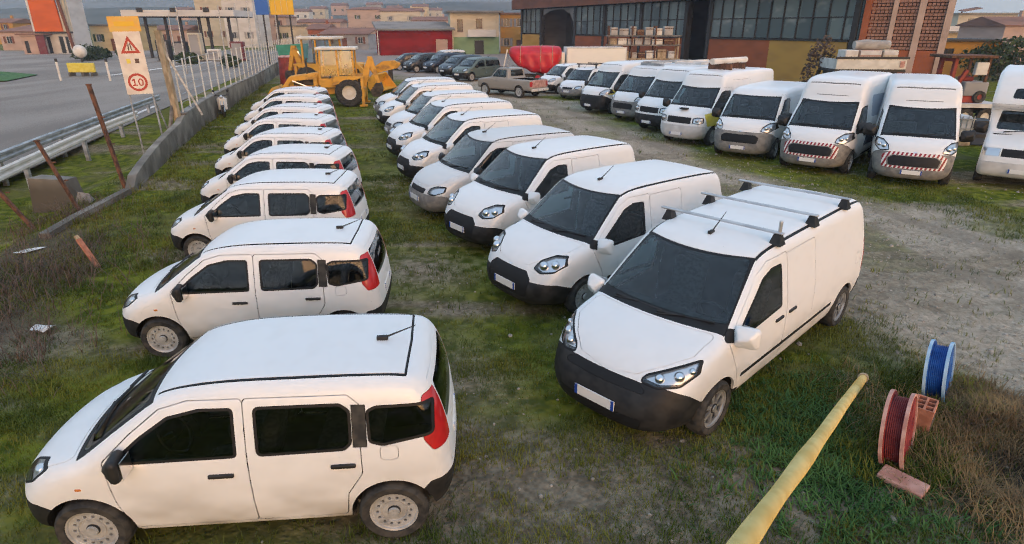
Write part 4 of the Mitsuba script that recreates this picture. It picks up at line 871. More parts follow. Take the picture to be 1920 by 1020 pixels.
part(k, 'wall', fr.wall(0, 3.4, 0, .2, -.2, 2.8, [(.4, .2, 1.0, 2.0)]), 'pink_plaster'); part(k, 'door', fr.box(.4, 1., .08, .14, .2, 2.), 'frame_dark'); part(k, 'end_wall', fr.box(2.4, 3.6, -.25, 0, -.2, 2.9), 'maroon_paint'); part(k, 'roof', fr.box(-.4, 3.9, -.6, 4, 2.9, 3.1), 'roof_tile')
# petrol station canopy
Y = 92; fr = Frame((across(250, Y), Y), (1, .06)); k = thing('petrol_canopy', 'long white flat canopy of a filling station on dark posts', 'canopy')
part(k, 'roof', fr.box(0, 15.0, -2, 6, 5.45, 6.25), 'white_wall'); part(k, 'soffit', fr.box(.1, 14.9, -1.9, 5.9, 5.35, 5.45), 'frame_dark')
for s in (2.3, 5.0, 7.0, 9.6, 10.8, 13.6): part(k, 'post', fr.box(s - .16, s + .16, -.6, -.28, 0, 5.35), 'frame_dark')
for s in (2.2, 6.6, 11.0): part(k, 'roof_lamp', fr.box(s, s + .8, -2.15, -2, 6.0, 6.5), 'frame_dark')
for i, (px, py, w, h, m_, lab) in enumerate([(300, 92, 1.6, 2.6, 'frame_dark', 'dark pump left of the pale pillar under the canopy'), (332, 94, 1.6, 2.4, 'frame_dark', 'brown black pump nearest the pale pillar under the canopy'), (362, 84, 1.5, 3.4, 'cream_plaster', 'tall pale pillar under the canopy'), (394, 86, 1.5, 1.5, 'off_white', 'small white cabinet right of the pale pillar'), (440, 78, 1.6, 2.4, 'maroon_paint', 'dark red cabinet at the right end of the canopy')]):
    Yq = 82; xq = across(px, Yq); k = thing('forecourt_cabinet', lab, 'cabinet'); part(k, 'body', box(xq - w / 2, xq + w / 2, Yq, Yq + .9, .15, h, .06), m_); part(k, 'plinth', box(xq - w / 2 - .1, xq + w / 2 + .1, Yq - .1, Yq + 1, 0, .15), 'concrete'); part(k, 'door_panel', box(xq - w * .38, xq + w * .38, Yq - .03, Yq, .3, h - .2), 'grey_plaster')
for px, w, m_, lab in ((498, 1.1, 'sign_blue', 'blue square sign on a dark post beyond the wall'), (535, 2.0, 'sign_amber', 'big yellow square sign on two dark posts beyond the wall')):
    Yq = 70; xq = across(px, Yq); k = thing('square_sign', lab, 'sign'); s = w * 1.3
    part(k, 'panel', box(xq - w * .62, xq + w * .62, Yq, Yq + .12, 5.3, 5.3 + s * 1.15, .02), m_)
    for i in ((0,) if w < 1.5 else (-.7, .7)): part(k, 'post', tube([(xq + i, Yq + .2, 0), (xq + i, Yq + .2, 6.)], .09, 8), 'frame_dark')
    if w > 1.5:
        for i in range(3): part(k, 'divider', box(xq - .66 + i * .62, xq - .62 + i * .62, Yq - .03, Yq, 5.4, 7.6), 'brass_flank')
for i, px in enumerate((322, 338, 416, 470, 486, 520, 448)):
    Yq = (78, 60, 66, 62, 74, 88, 96)[i]; x = across(px, Yq); put('lamp_pole', tube([(x, Yq, 0), (x + .1, Yq, 5.5 + i * .3)], [.08, .05], 8), 'galvanised', 30, label='thin grey pole beyond the wall, ' + ('second from the left, far back', 'third from the left, nearest the wall', 'fourth from the left, right of the white cabinet', 'between the dark red cabinet and the blue sign', 'just left of the blue sign', 'far back between the canopy and the blue sign', 'by the dark red cabinet under the canopy end')[i], category='pole')
k = thing('green_container', 'green sheeted skip behind the wall left of the diggers', 'skip'); x, Yq = across(540, 58), 58; part(k, 'body', hull([(x - .9, Yq, .9), (x + .9, Yq, .9), (x - 1.2, Yq, 2.6), (x + 1.1, Yq, 2.7), (x - .9, Yq + 2, .9), (x + .9, Yq + 2, .9), (x - 1.2, Yq + 2, 2.6), (x + 1.1, Yq + 2, 2.7)]), 'green_sheet'); part(k, 'leg', box(x - .7, x - .5, Yq + .2, Yq + .4, 0, .9), 'frame_dark'); part(k, 'leg', box(x + .5, x + .7, Yq + .2, Yq + .4, 0, .9), 'frame_dark')
k = thing('red_barrel_stack', 'upright faded red tank by the wall left of the diggers', 'tank'); x, Yq = across(534, 49), 49; part(k, 'body', tri(m3.Manifold.cylinder(1.9, .75, .68, 18).translate([x, Yq, .1])), 'red_machine', 30); part(k, 'lid', tri(m3.Manifold.cylinder(.12, .72, .5, 18).translate([x, Yq, 2.0])), 'pink_oxide', 30); part(k, 'foot_ring', tri(m3.Manifold.cylinder(.11, .8, .8, 18).translate([x, Yq, 0])), 'rust', 30)

# left far: barriers, car, ball, bollards, bushes
def bush(key, x, y, z, r, h, lab, leaf='bush_leaf', n=700, seed=1, size=.12):
    rng = np.random.default_rng(seed); k = thing(key, lab, 'bush')
    u = rng.normal(size=(n, 3)); u /= np.linalg.norm(u, axis=1, keepdims=True); rad = rng.uniform(.35, 1, n) ** .5 * (.75 + .5 * meshkit.noise(u * 2.2 + seed))
    c = np.array([x, y, z + h * .5]) + u * rad[:, None] * np.array([r, r, h * .5]); c[:, 2] = np.maximum(c[:, 2], z + .05)
    a = rng.normal(size=(n, 3)); a /= np.linalg.norm(a, axis=1, keepdims=True); b = np.cross(a, rng.normal(size=(n, 3))); b /= np.linalg.norm(b, axis=1, keepdims=True)
    s = size * rng.uniform(.6, 1.4, n)[:, None]; V = np.stack([c - a * s, c + b * s * .6, c + a * s, c - b * s * .6], 1).reshape(-1, 3); i = np.arange(n) * 4
    part(k, 'foliage', trimesh.Trimesh(V, np.vstack([np.stack([i, i + 1, i + 2], 1), np.stack([i, i + 2, i + 3], 1)]), process=False), leaf, kind='stuff')
    part(k, 'stem', cat([tube([(x, y, z - .1), (x + rng.normal() * r * .2, y, z + h * .4), (x + rng.normal() * r * .5, y + rng.normal() * r * .4, z + h * .8)], [.06, .04, .015], 5) for _ in range(5)]), 'bark', kind='stuff')
    return k
for i, (px, Y, r, h, lab) in enumerate([(158, 84, 1.9, 2.0, 'dark green bush right of the white ball on the far verge'), (178, 88, 1.6, 1.6, 'low green bush beside the yellow house'), (232, 92, 1.4, 1.8, 'dark bush in front of the yellow house corner'), (345, 76, 1.4, 1.3, 'low grey green bush under the canopy edge'), (425, 70, 1.0, 1.3, 'round dark shrub beyond the fence right of the white cabinet'), (1895, 52, 3.0, 3.2, 'grey green hedge bush nearest the camper roof'), (1925, 55, 3.0, 3.4, 'grey green hedge bush at the far right edge'), (1870, 57, 2.2, 2.6, 'smaller hedge bush beside the ochre annex')]):
    bush('bush', across(px, Y), Y, 0, r, h, lab, n=900, seed=20 + i, size=.16)
Y = 80; x = across(143, Y); k = thing('white_ball_lamp', 'round white ball on a short post on the far verge', 'lamp'); part(k, 'ball', moved(trimesh.creation.icosphere(3, .75), x, Y, 1.3), 'off_white', True); part(k, 'post', tube([(x, Y, 0), (x, Y, .7)], .12, 8), 'frame_dark')
for px, w in ((128, 1.6), (150, 1.1)):
    Y = 57; x = across(px, Y); k = thing('yellow_barrier', 'low yellow road barrier across the far side road, ' + ('longer left one' if w > 1.3 else 'shorter right one'), 'barrier'); part(k, 'board', box(x - w / 2, x + w / 2, Y, Y + .25, .35, 1.15, .04), 'dayglow_yellow')
    for sx in (-1, 1): part(k, 'foot', box(x + sx * w * .35 - .08, x + sx * w * .35 + .08, Y - .25, Y + .5, .04, .35), 'concrete')
for px, lab in ((93, 'pale road post left of the yellow barriers'), (188, 'pale road post right of the yellow barriers')):
    Y = 52; x = across(px, Y); k = thing('road_post', lab, 'post'); part(k, 'shaft', tube([(x, Y, 0), (x, Y, 1.5)], .09, 8), 'off_white', 30); part(k, 'cap', tube([(x, Y, 1.5), (x, Y, 1.75)], .10, 8), 'frame_dark', 30)
# ------------------------------------------------------------------ wall, fence, guard rails, signs on the left
def along(line, t):
    seg = np.linalg.norm(np.diff(line, axis=0), axis=1); c = np.r_[0, np.cumsum(seg)]
    return np.array([np.interp(t, c, line[:, 0]), np.interp(t, c, line[:, 1])]), c[-1]
def ribbon_wall(line, ts, h0, h1, w):       # segments of a wall with tops h0..h1
    out = []
    for a, b, p, q in zip(ts[:-1], ts[1:], h0, h1):
        A, _ = along(line, a); C, _ = along(line, b); d = (C - A) / np.linalg.norm(C - A); n = np.array([-d[1], d[0]]) * w / 2
        out.append(hull([(*(A - n), -.4), (*(A + n), -.4), (*(C - n), -.4), (*(C + n), -.4), (*(A - n), p), (*(A + n), p), (*(C - n), q), (*(C + n), q)]))
    return out
k = thing('boundary_wall', 'long weathered concrete boundary wall running back along the road, rising from a low end', 'wall')
ts = [0, .5, 1.6, 3.2, 5.2, 7.6, 8.6] + list(np.arange(12, 100, 4.)); hs = [.12, .36, .48, .60, .70, .78, 0.95] + [0.98 + .04 * math.sin(i) for i in range(len(ts) - 7)]
for i, m in enumerate(ribbon_wall(wall_line, ts, hs[:-1], hs[1:], .22)): part(k, 'panel', m, 'concrete')
cl = [hull(np.vstack([m.vertices[m.vertices[:, 2] > 0] + [0, 0, .0], m.vertices[m.vertices[:, 2] > 0] + [0, 0, .06]])) for m in ribbon_wall(wall_line, ts[6:], hs[6:-1], hs[7:], .30)]
for m in cl: part(k, 'coping', m, 'old_concrete')
k = thing('low_kerb', 'low pale concrete kerb running from the rusty post to the wall end', 'kerb')
kl = np.array([[-9.85, 12.2], [-10.05, 13.6], [-10.27, 16.0]])
for m in ribbon_wall(kl, [0, 1.3, 2.6, 3.75], [.10, .12, .12], [.12, .12, .13], .20): part(k, 'kerb_stone', m, 'concrete')
k = thing('wall_fence', 'wire fence on thin grey posts above the boundary wall', 'fence'); L = along(wall_line, 0)[1]
pp = [along(wall_line, t)[0] for t in np.arange(9.0, 96, 1.7)]
for p in pp: part(k, 'post', tube([(p[0], p[1], .88), (p[0], p[1], 2.95)], .030, 6), 'off_white')
for z in (1.35, 1.65, 1.95, 2.25, 2.55, 2.9):
    part(k, 'wire', tube([(p[0], p[1], z) for p in pp], .010, 4), 'galvanised')
rng = np.random.default_rng(4)
k = thing('tall_fence_pole', 'tall tan concrete pole with a slanting stay where the wall steps up', 'pole'); A = along(wall_line, 8.4)[0]
part(k, 'shaft', bar((A[0] - .1, A[1], 0), (A[0] - .28, A[1] + .1, 4.0), .20), 'pale_timber'); part(k, 'stay', bar((A[0] + .55, A[1] + .6, .9), (A[0] - .2, A[1] + .1, 3.3), .07), 'galvanised'); part(k, 'brace', bar((A[0] - .35, A[1] - .5, .1), (A[0] - .22, A[1] + .05, 1.5), .10), 'old_concrete')
for (b, t, r, lab) in (((-10.71, 13.18), (-11.75, 13.05, 1.62), .045, 'rusty fence post leaning left, nearest the left edge'), ((-10.26, 14.12), (-10.9, 14.1, 1.70), .04, 'thin rusty fence post leaning slightly, second from the left edge'), ((-10.45, 16.2), (-10.85, 16.3, 2.75), .05, 'tallest rusty fence post at the low end of the wall')):
    k = thing('rusty_post', lab, 'post', None); part(k, 'shaft', bar((b[0], b[1], -.3), t, r * 1.6), 'rust'); q = np.array(t); part(k, 'cap_plate', box(q[0] - .05, q[0] + .05, q[1] - .05, q[1] + .05, q[2] - .01, q[2] + .02), 'rust')
    for f in (.45, .7): w = np.array([b[0], b[1], 0]) * (1 - f) + q * f; part(k, 'hook', box(w[0] + .03, w[0] + .11, w[1] - .015, w[1] + .015, w[2], w[2] + .03), 'rust')
k = thing('block_pillar', 'rough grey concrete block behind the leaning rusty posts', 'block'); part(k, 'body', hull([(-12.2, 15.0, -.3), (-11.2, 15.1, -.3), (-12.2, 15.6, -.3), (-11.2, 15.7, -.3), (-12.1, 15.0, .62), (-11.25, 15.1, .55), (-12.1, 15.5, .6), (-11.3, 15.6, .52)]), 'concrete'); part(k, 'rubble', hull([(-11.1, 14.9, -.2), (-10.6, 15., -.2), (-10.8, 15.5, -.2), (-11.0, 15.1, .25), (-10.8, 15.2, .18), (-11.1, 15.5, -.1)]), 'old_concrete')
def w_beam(a, b, z):
    a, b = np.array([*a, z], float), np.array([*b, z], float); d = b - a; d /= np.linalg.norm(d); s = np.cross(d, [0, 0, 1])
    pr_ = [(-.155, .0), (-.12, .05), (-.06, .05), (-.02, .005), (.02, .005), (.06, .05), (.12, .05), (.155, 0), (.155, -.012), (.11, .035), (.065, .035), (.025, -.01), (-.025, -.01), (-.065, .035), (-.11, .035), (-.155, -.012)]
    m = trimesh.creation.extrude_polygon(Polygon(pr_), np.linalg.norm(b - a), engine='earcut')
    M = np.eye(4); M[:3, 0] = [0, 0, 1]; M[:3, 1] = s; M[:3, 2] = d
    if np.linalg.det(M) < 0: M[:3, 1] = -s
    M[:3, 3] = a; m.apply_transform(M); return m
def guard(lab, pts, z, m_):
    k = thing('guard_rail', lab, 'guard rail')
    for a, b in zip(pts[:-1], pts[1:]):
        part(k, 'beam', w_beam(a, b, z), m_, 30); L = np.linalg.norm(np.subtract(b, a)); n = max(1, int(L / 3))
        for i in range(n): q = np.add(a, np.subtract(b, a) * ((i + .5) / n)); part(k, 'post', box(q[0] - .18, q[0] - .06, q[1] - .05, q[1] + .05, -.3, z + .12), 'galvanised')
guard('pale steel guard rail between the rusty posts and the road', [(-12.0, 11.5), (-12.85, 14.6), (-14.3, 19.5), (-15.4, 23.5), (-16.2, 27.0)], .62, 'off_white')
guard('dull grey guard rail on the road side, behind the pale one', [(-13.4, 11.5), (-14.2, 15.2), (-15.7, 20.5), (-17.3, 27), (-19.0, 34)], .60, 'galvanised')
# road works sign
k = thing('roadworks_sign', 'road works sign with yellow header, red triangle and speed circle on thin posts', 'sign')
SX, SY = -13.1, 22.4; R_ = lambda m: moved(moved(m, 0, 0, 0, ry=-.02), SX, SY, 0, rz=.42)
def sg(name, pts, z, m_, e): part(k, name, R_(tri(prism(pts, 'y', -.02 - e, -.02 - e + .004 if e else .02))), m_)
sg('panel', shapely.box(-.40, 1.92, .40, 3.98), 0, 'sign_white', 0); sg('header', shapely.box(-.47, 3.98, .47, 4.46), 0, 'sign_yellow', 0)
sg('header_bar', shapely.box(-.30, 4.15, .30, 4.30), 0, 'sign_amber', .006)
tr_ = Polygon([(-.30, 3.28), (.30, 3.28), (0, 3.84)]); sg('warning_triangle', tr_.difference(tr_.buffer(-.075)), 0, 'sign_red', .006)
for i, x in enumerate((-.045, .045)): sg('narrowing_symbol', Polygon([(x - .02, 3.37), (x + .02, 3.37), (x * .6 + .015, 3.60), (x * .6 - .015, 3.60)]), 0, 'sign_dark', .007)
for x in (-.12, .14): sg('small_symbol', shapely.box(x - .07, 2.95, x + .05, 3.10), 0, 'dayglow_yellow' if x < 0 else 'sign_dark', .006)
c_ = shapely.Point(0, 2.32).buffer(.30); sg('speed_circle', c_.difference(shapely.Point(0, 2.32).buffer(.225)), 0, 'sign_red', .006)
tx = meshkit.text_mesh('10', .22, .004, True); tx.apply_translation([-tx.bounds[:, 0].mean(), -tx.bounds[:, 1].mean(), 0]); tx.apply_transform(trimesh.transformations.rotation_matrix(PI / 2, [1, 0, 0])); part(k, 'speed_number', R_(moved(tx, 0, -.023, 2.32)), 'sign_red')
for x in (-.36, .36): part(k, 'post', R_(tube([(x, .06, -.3), (x, .06, 4.3)], .03, 8)), 'galvanised')
part(k, 'foot_stay', R_(bar((.36, .06, 1.8), (.6, .9, 0), .04)), 'galvanised')
# small things in the left grass
k = thing('orange_stake', 'short orange brown marker stake in the grass near the white hatchbacks', 'stake'); part(k, 'shaft', bar((-7.62, 10.52, -.1), (-7.95, 10.6, .52), .075, .06), 'hollow_clay'); part(k, 'tip', bar((-7.95, 10.6, .52), (-7.99, 10.61, .58), .06, .05), 'pale_timber')
for i, (x, y, lab) in enumerate([(-6.9, 8.0, 'crumpled white scrap in the grass left of the second hatchback'), (-9.55, 11.35, 'pale sheet scrap below the kerb end'), (-6.35, 6.15, 'tiny white scrap in the grass near the left edge'), (8.0, 8.25, 'white scrap on the gravel beyond the blue cable reel')]):
    rr = np.random.default_rng(i + 60); q = rr.normal(size=(16, 3)) * [.10, .06, .02]; q[:, 2] = np.abs(q[:, 2]) + .015; m = hull(q).subdivide(); m.vertices += rr.normal(size=m.vertices.shape) * .008
    put('litter_scrap', moved(m, x, y, 0, rz=i), 'litter_white', False, label=lab, category='litter')
# scooter by the wall
K = Kind(); 
for x, n in ((.62, 0), (-.62, 1)):
    K.add('wheel', moved(lathe([(.17, -.05), (.24, -.055), (.265, 0), (.24, .055), (.17, .05), (.17, -.05)], 22), x, 0, .265), 'black_rubber', 40); nm = 'wheel' if not n else 'wheel_001'
    K.add(nm + '__rim', moved(lathe([(0, -.03), (.175, -.03), (.175, .03), (0, .03)], 18), x, 0, .265), 'alloy_wheel', 30)
K.add('fork', cat([tube([(.62, s * .07, .265), (.46, s * .06, .78)], .025, 8) for s in (1, -1)] + [tube([(.46, 0, .72), (.40, 0, .98)], .03, 8)]), 'chrome', 40)
K.add('body', hull([(-.75, -.09, .55), (-.75, .09, .55), (-.8, 0, .72), (.05, -.16, .42), (.05, .16, .42), (-.1, -.15, .74), (-.1, .15, .74), (-.45, -.15, .36), (-.45, .15, .36), (.1, 0, .35)]), 'charcoal_paint'); K.add('footboard', box(.0, .42, -.16, .16, .28, .34, .02), 'black_plastic')
K.add('front_shield', hull([(.42, -.2, .34), (.42, .2, .34), (.36, -.22, .85), (.36, .22, .85), (.47, -.1, .36), (.47, .1, .36), (.50, -.10, .84), (.50, .1, .84), (.42, 0, 1.0)]), 'white_paint'); K.add('front_mudguard', hull([(.46, -.08, .5), (.46, .08, .5), (.80, -.07, .5), (.80, .07, .5), (.62, -.08, .58), (.62, .08, .58)]), 'charcoal_paint')
K.add('seat', soft(-.72, .02, -.15, .15, .72, .84, .05), 'seat_fabric', 40); K.add('handlebar', tube([(.36, -.34, 1.02), (.40, -.1, .99), (.40, .1, .99), (.36, .34, 1.02)], .018, 8), 'black_plastic', 40); K.add('headlight', moved(trimesh.creation.icosphere(2, .085), .47, 0, .93), 'lamp_reflector', True); K.add('engine', soft(-.75, -.3, -.17, -.03, .2, .46, .05), 'digger_dark', 40)
for s in (1, -1): K.add('mirror', cat([tube([(.38, s * .22, 1.0), (.36, s * .30, 1.18)], .009, 6), moved(trimesh.creation.icosphere(2, .055), .36, s * .31, 1.21)]), 'black_plastic', 40)
K.put('scooter', place(-14.35, 31.2, 0, -68, 1.02), 'black scooter with a white front shield parked against the boundary wall', 'scooter')

# ------------------------------------------------------------------ vehicles
KH = make_hatchback()
hatch = [(-2.36, 4.74, 185, .99, 1.015), (-3.57, 8.042, 184.5, .98, .996), (-4.678, 11.43, 182, .983, 1.), (-5.458, 14.193, 178, .988, .99), (-6.42, 17.0, 177, .98, .99), (-7.361, 19.783, 176, .993, .994), (-8.258, 22.693, 175, .991, 1), (-9.30, 26.1, 175, .991, 1), (-10.35, 29.4, 174.5, .99, .996)]
ordn = ['nearest', 'second', 'third', 'fourth', 'fifth', 'sixth', 'seventh', 'eighth', 'farthest']
hl = ['white hatchback nearest the camera, filling the lower left', 'white hatchback standing second in the left row, right behind the nearest one', 'white hatchback third in the left row, cream light showing through its windows', 'white hatchback fourth in the left row, level with the low end of the wall', 'white hatchback fifth in the left row, between the fourth and the sixth', 'white hatchback sixth in the left row, level with the road works sign', 'white hatchback seventh in the left row, two before the last but one', 'white hatchback eighth in the left row, last but one before the diggers', 'white hatchback farthest in the left row, right in front of the yellow digger']
for (x, y, a, s, sx), lab in zip(hatch, hl): KH.put('hatchback', place(x, y, 0, a, s, sx), lab, 'car', 'white hatchbacks in the left row')
KD, KN, KO = make_small_van(), make_small_van(new=True, stretch=.62, rack=True), make_small_van(old=True)
KN.put('small_van', place(2.572, 7.171, 0, -135.5, 1.0, 1.09), 'nearest white small van with three roof bars and a dark front bumper', 'van', 'white small vans in the middle row')
for (K_k, x, y, a, s, lab) in [(KD, 1.618, 9.966, -143, .99, 'white small van second in the middle row, behind the one with roof bars'), (KD, .627, 12.74, -142, .99, 'white small van third in the middle row, with a black nose and roof aerial'),
        (KO, -.466, 14.75, -150, .992, 'silver white small van with a grey bumper, fourth in the middle row'), (KD, -1.232, 18.0, -152, .979, 'white small van fifth in the middle row, just behind the silver one'), (KD, -2.1, 21.1, -153, .99, 'white small van sixth in the middle row'),
        (KO, -2.96, 24.6, -155, .985, 'white small van seventh in the middle row, third from its far end'), (KD, -3.85, 28.0, -157, .98, 'white small van eighth in the middle row, last but one'), (KO, -4.80, 31.4, -161, .99, 'white small van farthest in the middle row, right of the yellow digger')]:
    K_k.put('small_van', place(x, y, 0, a, s), lab, 'van', 'white small vans in the middle row', swap={'silver_paint': 'white_paint'} if y > 20 else {})
KA, KC = make_large_van(2.76, tape=True, flank=True), make_large_van(2.26)
KI = make_large_van(2.62, style='high', bumper='dusty_white', wing=1); KE = make_large_van(2.52, wing=2)
ga = 'large white vans in the right row'
va = KA.put('large_van', place(12.181, 18.806, 0, -119, .989), 'tall white van with red and white tape round its grille, nearest the camper', 'van', ga, swap={'dark_blue_flank': 'white_paint', 'pale_print': 'white_paint'})
vb = KA.put('large_van', place(10.591, 20.245, 0, -131, .992), 'tall white van with taped nose and dark blue lower flank, second from the camper', 'van', ga)
KC.put('large_van', place(9.074, 22.347, 0, -128, .987), 'low roofed white van between the taped van and the one with yellow wings', 'van', ga)
vd = KI.put('large_van', place(8.115, 24.885, 0, -138, .995), 'tall white van with yellow front wings, a bonnet vent and a roof tube', 'van', ga)
ve = KI.put('large_van', place(7.75, 27.7, 0, -143, .99), 'white van with a dark bumper and roof rack, left of the one with yellow wings', 'van', ga, swap={'dusty_white': 'black_plastic', 'dayglow_yellow': 'white_paint'})
vf = KE.put('large_van', place(7.114, 30.935, 0, -141, .968), 'white van with a grey bumper fifth from the right, before the one with yellow trim', 'van', ga, swap={'dayglow_yellow': 'white_paint'})
vg = KE.put('large_van', place(6.016, 33.583, 0, -145, .98), 'white van with yellow trim in the far part of the right row', 'van', ga, swap={'grey_plastic': 'black_plastic'})
vh = KO.put('small_van', place(4.645, 39.9, 0, -132, .983), 'small white van with a roof bar, last but one in the right row', 'van', ga, swap={'silver_paint': 'white_paint'})
KD.put('small_van', place(3.662, 43.4, 0, -144, .975), 'small white van at the far end of the right row beside the red tarpaulin', 'van', ga)
# fittings of single vans
def local(mesh, P): m = mesh.copy(); m.apply_transform(np.array(P.matrix)); return m
PB, PA, PD, PG = place(10.591, 20.245, 0, -128, .992), place(12.181, 18.806, 0, -119, .989), place(8.115, 24.885, 0, -138, .995), place(6.016, 33.583, 0, -145, .98)
part(vd, 'bonnet_vent', local(soft(2.22, 2.40, -.16, .16, 1.29, 1.345, .02), PD), 'black_plastic', 40)
for x in (-.9, .1): part(vd, 'roof_support', local(soft(x - .06, x + .06, -.5, .5, 2.60, 2.84, .03), PD), 'rust', 40)
part(vd, 'roof_tube', local(tube([(-1.6, .1, 2.93), (.9, .1, 2.93)], .11, 14), PD), 'off_white', 40)
part(ve, 'roof_rack', local(cat([box(-2, .3, -.7, -.6, 2.66, 2.78), box(-2, .3, .6, .7, 2.66, 2.78), box(-2, -1.9, -.6, .6, 2.66, 2.74), box(-.9, -.8, -.6, .6, 2.66, 2.74), box(.2, .3, -.6, .6, 2.66, 2.74)]), place(7.75, 27.7, 0, -143, .99)), 'dusty_white')
PF = place(7.114, 30.935, 0, -141, .968)
part(vf, 'roof_ladder', local(cat([bar((-2.2, s_ * .22, 2.66), (1.0, s_ * .22, 2.66), .06, .08) for s_ in (-1, 1)] + [bar((-2.0 + i * .36, -.2, 2.66), (-2.0 + i * .36, .2, 2.66), .035) for i in range(9)] + [box(x - .03, x + .03, -.7, .7, 2.50, 2.62) for x in (-1.9, .6)]), PF), 'galvanised')
part(vh, 'roof_bar', local(cat([box(-.1, -.04, -.8, .8, 1.98, 2.04), box(-1.3, -1.24, -.8, .8, 1.98, 2.04), box(-.1, -.04, -.7, -.62, 1.76, 1.98), box(-.1, -.04, .62, .7, 1.76, 1.98)]), place(4.645, 39.9, 0, -132, .983)), 'frame_dark')
# old dark cars and others parked at the far end
far = [(-8.6, 63.5, 215, 'charcoal_paint', 'charcoal car with a pale rear plate at the left end of the far dark cars', 1.12), (-10.6, 66.5, 205, 'navy_paint', 'small dark car half hidden at the far left of the dark cars', 1.05), (-6.6, 62.5, 222, 'navy_paint', 'navy car second in the far group, in front of the cream house', 1.15), (-4.6, 58.0, 225, 'blue_grey_paint', 'blue grey car third in the far group', 1.15), (-3.0, 53.5, 228, 'green_grey_paint', 'green grey car nearest in the far group, left of the beige pickup', 1.15), (-7.2, 71.0, 215, 'silver_paint', 'silver car behind the navy car, under the white balcony', 1.15)]
for x, y, a, p_, lab, s in far: KH.put('parked_car', place(x, y, 0, a, s, 1.06), lab, 'car', 'dark cars parked at the far end', swap={'white_paint': p_})
# pickup
B_ = Body([(-2.3, .42), (-2.42, .55), (-2.42, 1.05), (-2.40, 1.12), (-.62, 1.12), (-.60, 1.15), (-.52, 1.66), (-.40, 1.74), (.35, 1.74), (.55, 1.68), (1.0, 1.20), (1.12, 1.14), (2.1, 1.04), (2.3, .92), (2.36, .6), (2.3, .40)], [(.3, .80), (.6, .86), (1.0, .86), (1.2, .82), (1.75, .70)], [(-3, 1), (1.6, 1), (2.4, .93)], kr=0, crown=.02, edge=.09, nose=.2, tail=.06, h=.05, sharp=1); K = B_.kind
B_.arches((1.5, -1.45), .36, .86); B_.shell = B_.shell - man(box(-2.34, -.70, -.74, .74, .66, 2.0))
B_.top('windscreen', rnd([(1.02, -.62), (1.02, .62), (.60, .58), (.60, -.58)], .04), 'window_glass', 1.2, glass=True)
framed_window(B_, 'front_door__window', [(-.38, 1.18), (-.34, 1.62), (.40, 1.62), (.84, 1.18)], 'dark_glass', r=.03)
B_.front('rear_window', rnd([(-.58, 1.24), (.58, 1.24), (.54, 1.62), (-.54, 1.62)], .04), 'dark_glass', -.9, -.3, glass=True)
B_.side('tail_light', [(-2.36, .72), (-2.36, 1.0), (-3, 1.0), (-3, .72)], 'red_lens', ymin=.66); B_.front('tailgate', shapely.box(-.72, .64, .72, 1.08), 'pink_oxide', -3, -2.30)
B_.side('front_door', [(-.46, .46), (-.46, 1.68), (.46, 1.68), (.92, 1.16), (.95, .46)], 'beige_paint'); B_.finish('beige_paint'); add_wheels(K, (1.5, -1.45), .36, .85); K.add('load_bed', box(-2.33, -.71, -.73, .73, .62, .66), 'digger_dark'); K.add('rear_bumper', box(-2.52, -2.43, -.8, .8, .42, .58, .02), 'off_white'); K.add('underbody', box(-2.2, 2.1, -.5, .5, .3, .42), 'black_plastic'); plate(K, -2.53, .50, 'rear_plate', fwd=-1); K.add('roof_rail', cat([bar((-.45, s * .6, 1.78), (.4, s * .6, 1.78), .03) for s in (1, -1)]), 'frame_dark')
K.put('pickup_truck', place(-.1, 41.0, 0, 138, 1.0), 'old beige pickup with a faded pink tailgate left of the red tarpaulin', 'pickup')
# red tarpaulin over a trailer
k = thing('covered_trailer', 'bright red tarpaulin draped over a loaded trailer beside the old pickup', 'trailer'); HX, HY = across(1003, 51), 51.0
RB = Body([(-2.0, 2.55), (-1.7, 2.75), (1.8, 2.78), (2.1, 2.6), (2.15, 2.0), (1.9, 1.3), (1.3, .80), (.5, .72), (-.5, .95), (-1.5, 1.4), (-2.0, 2.0)], [(.5, .95), (1.2, 1.2), (2.2, 1.2), (2.8, 1.05)], [(-2.2, .8), (-1.2, 1), (1.2, 1), (2.3, .8)], kf=((0, .15), (3, .15)), kr=.15, crown=.10, edge=.5, nose=.6, tail=.6, h=.08)
m = tri(RB.O); m.vertices += m.vertex_normals * (.10 * (meshkit.fbm(m.vertices * [1.3, 1.3, .8], 3, 9) - .5)[:, None] + .05 * np.sin(m.vertices[:, :1] * 7 + m.vertices[:, 2:] * 2.5) * np.clip(2.2 - m.vertices[:, 2:], 0, 1)); m.fix_normals()
part(k, 'tarpaulin', moved(m, HX, HY, 0, rz=-.15), 'red_skip', True)
part(k, 'chassis', moved(cat([box(-2.4, 2.2, -.6, -.45, .45, .62), box(-2.4, 2.2, .45, .6, .45, .62), box(.3, .5, -.9, .9, .38, .5)]), HX, HY, 0, rz=-.15), 'digger_dark')
for s_ in (-1, 1): part(k, 'side_strut', moved(bar((-2.0, s_ * 1.1, 2.5), (-2.5, s_ * 1.1, .3), .09), HX, HY, 0, rz=-.15), 'off_white')
for x in (-1.0, .6, 1.5): part(k, 'rope', moved(tube([(x, -1.24, .9), (x + .02, -1.27, 1.8), (x, -1.1, 2.72), (x, 0, 2.86)], .018, 6), HX, HY, 0, rz=-.15), 'pale_timber', 30)
for s_ in (-1, 1):
    w_ = part(k, 'wheel', moved(moved(lathe([(.24, -.1), (.38, -.1), (.40, 0), (.38, .1), (.24, .1), (.24, -.1)], 22), .4, s_ * .95, .40), HX, HY, 0, rz=-.15), 'black_rubber', 40); part(w_, 'rim', moved(moved(lathe([(0, -.06), (.24, -.06), (.24, .06), (0, .06)], 18), .4, s_ * .95, .40), HX, HY, 0, rz=-.15), 'red_skip', 30)
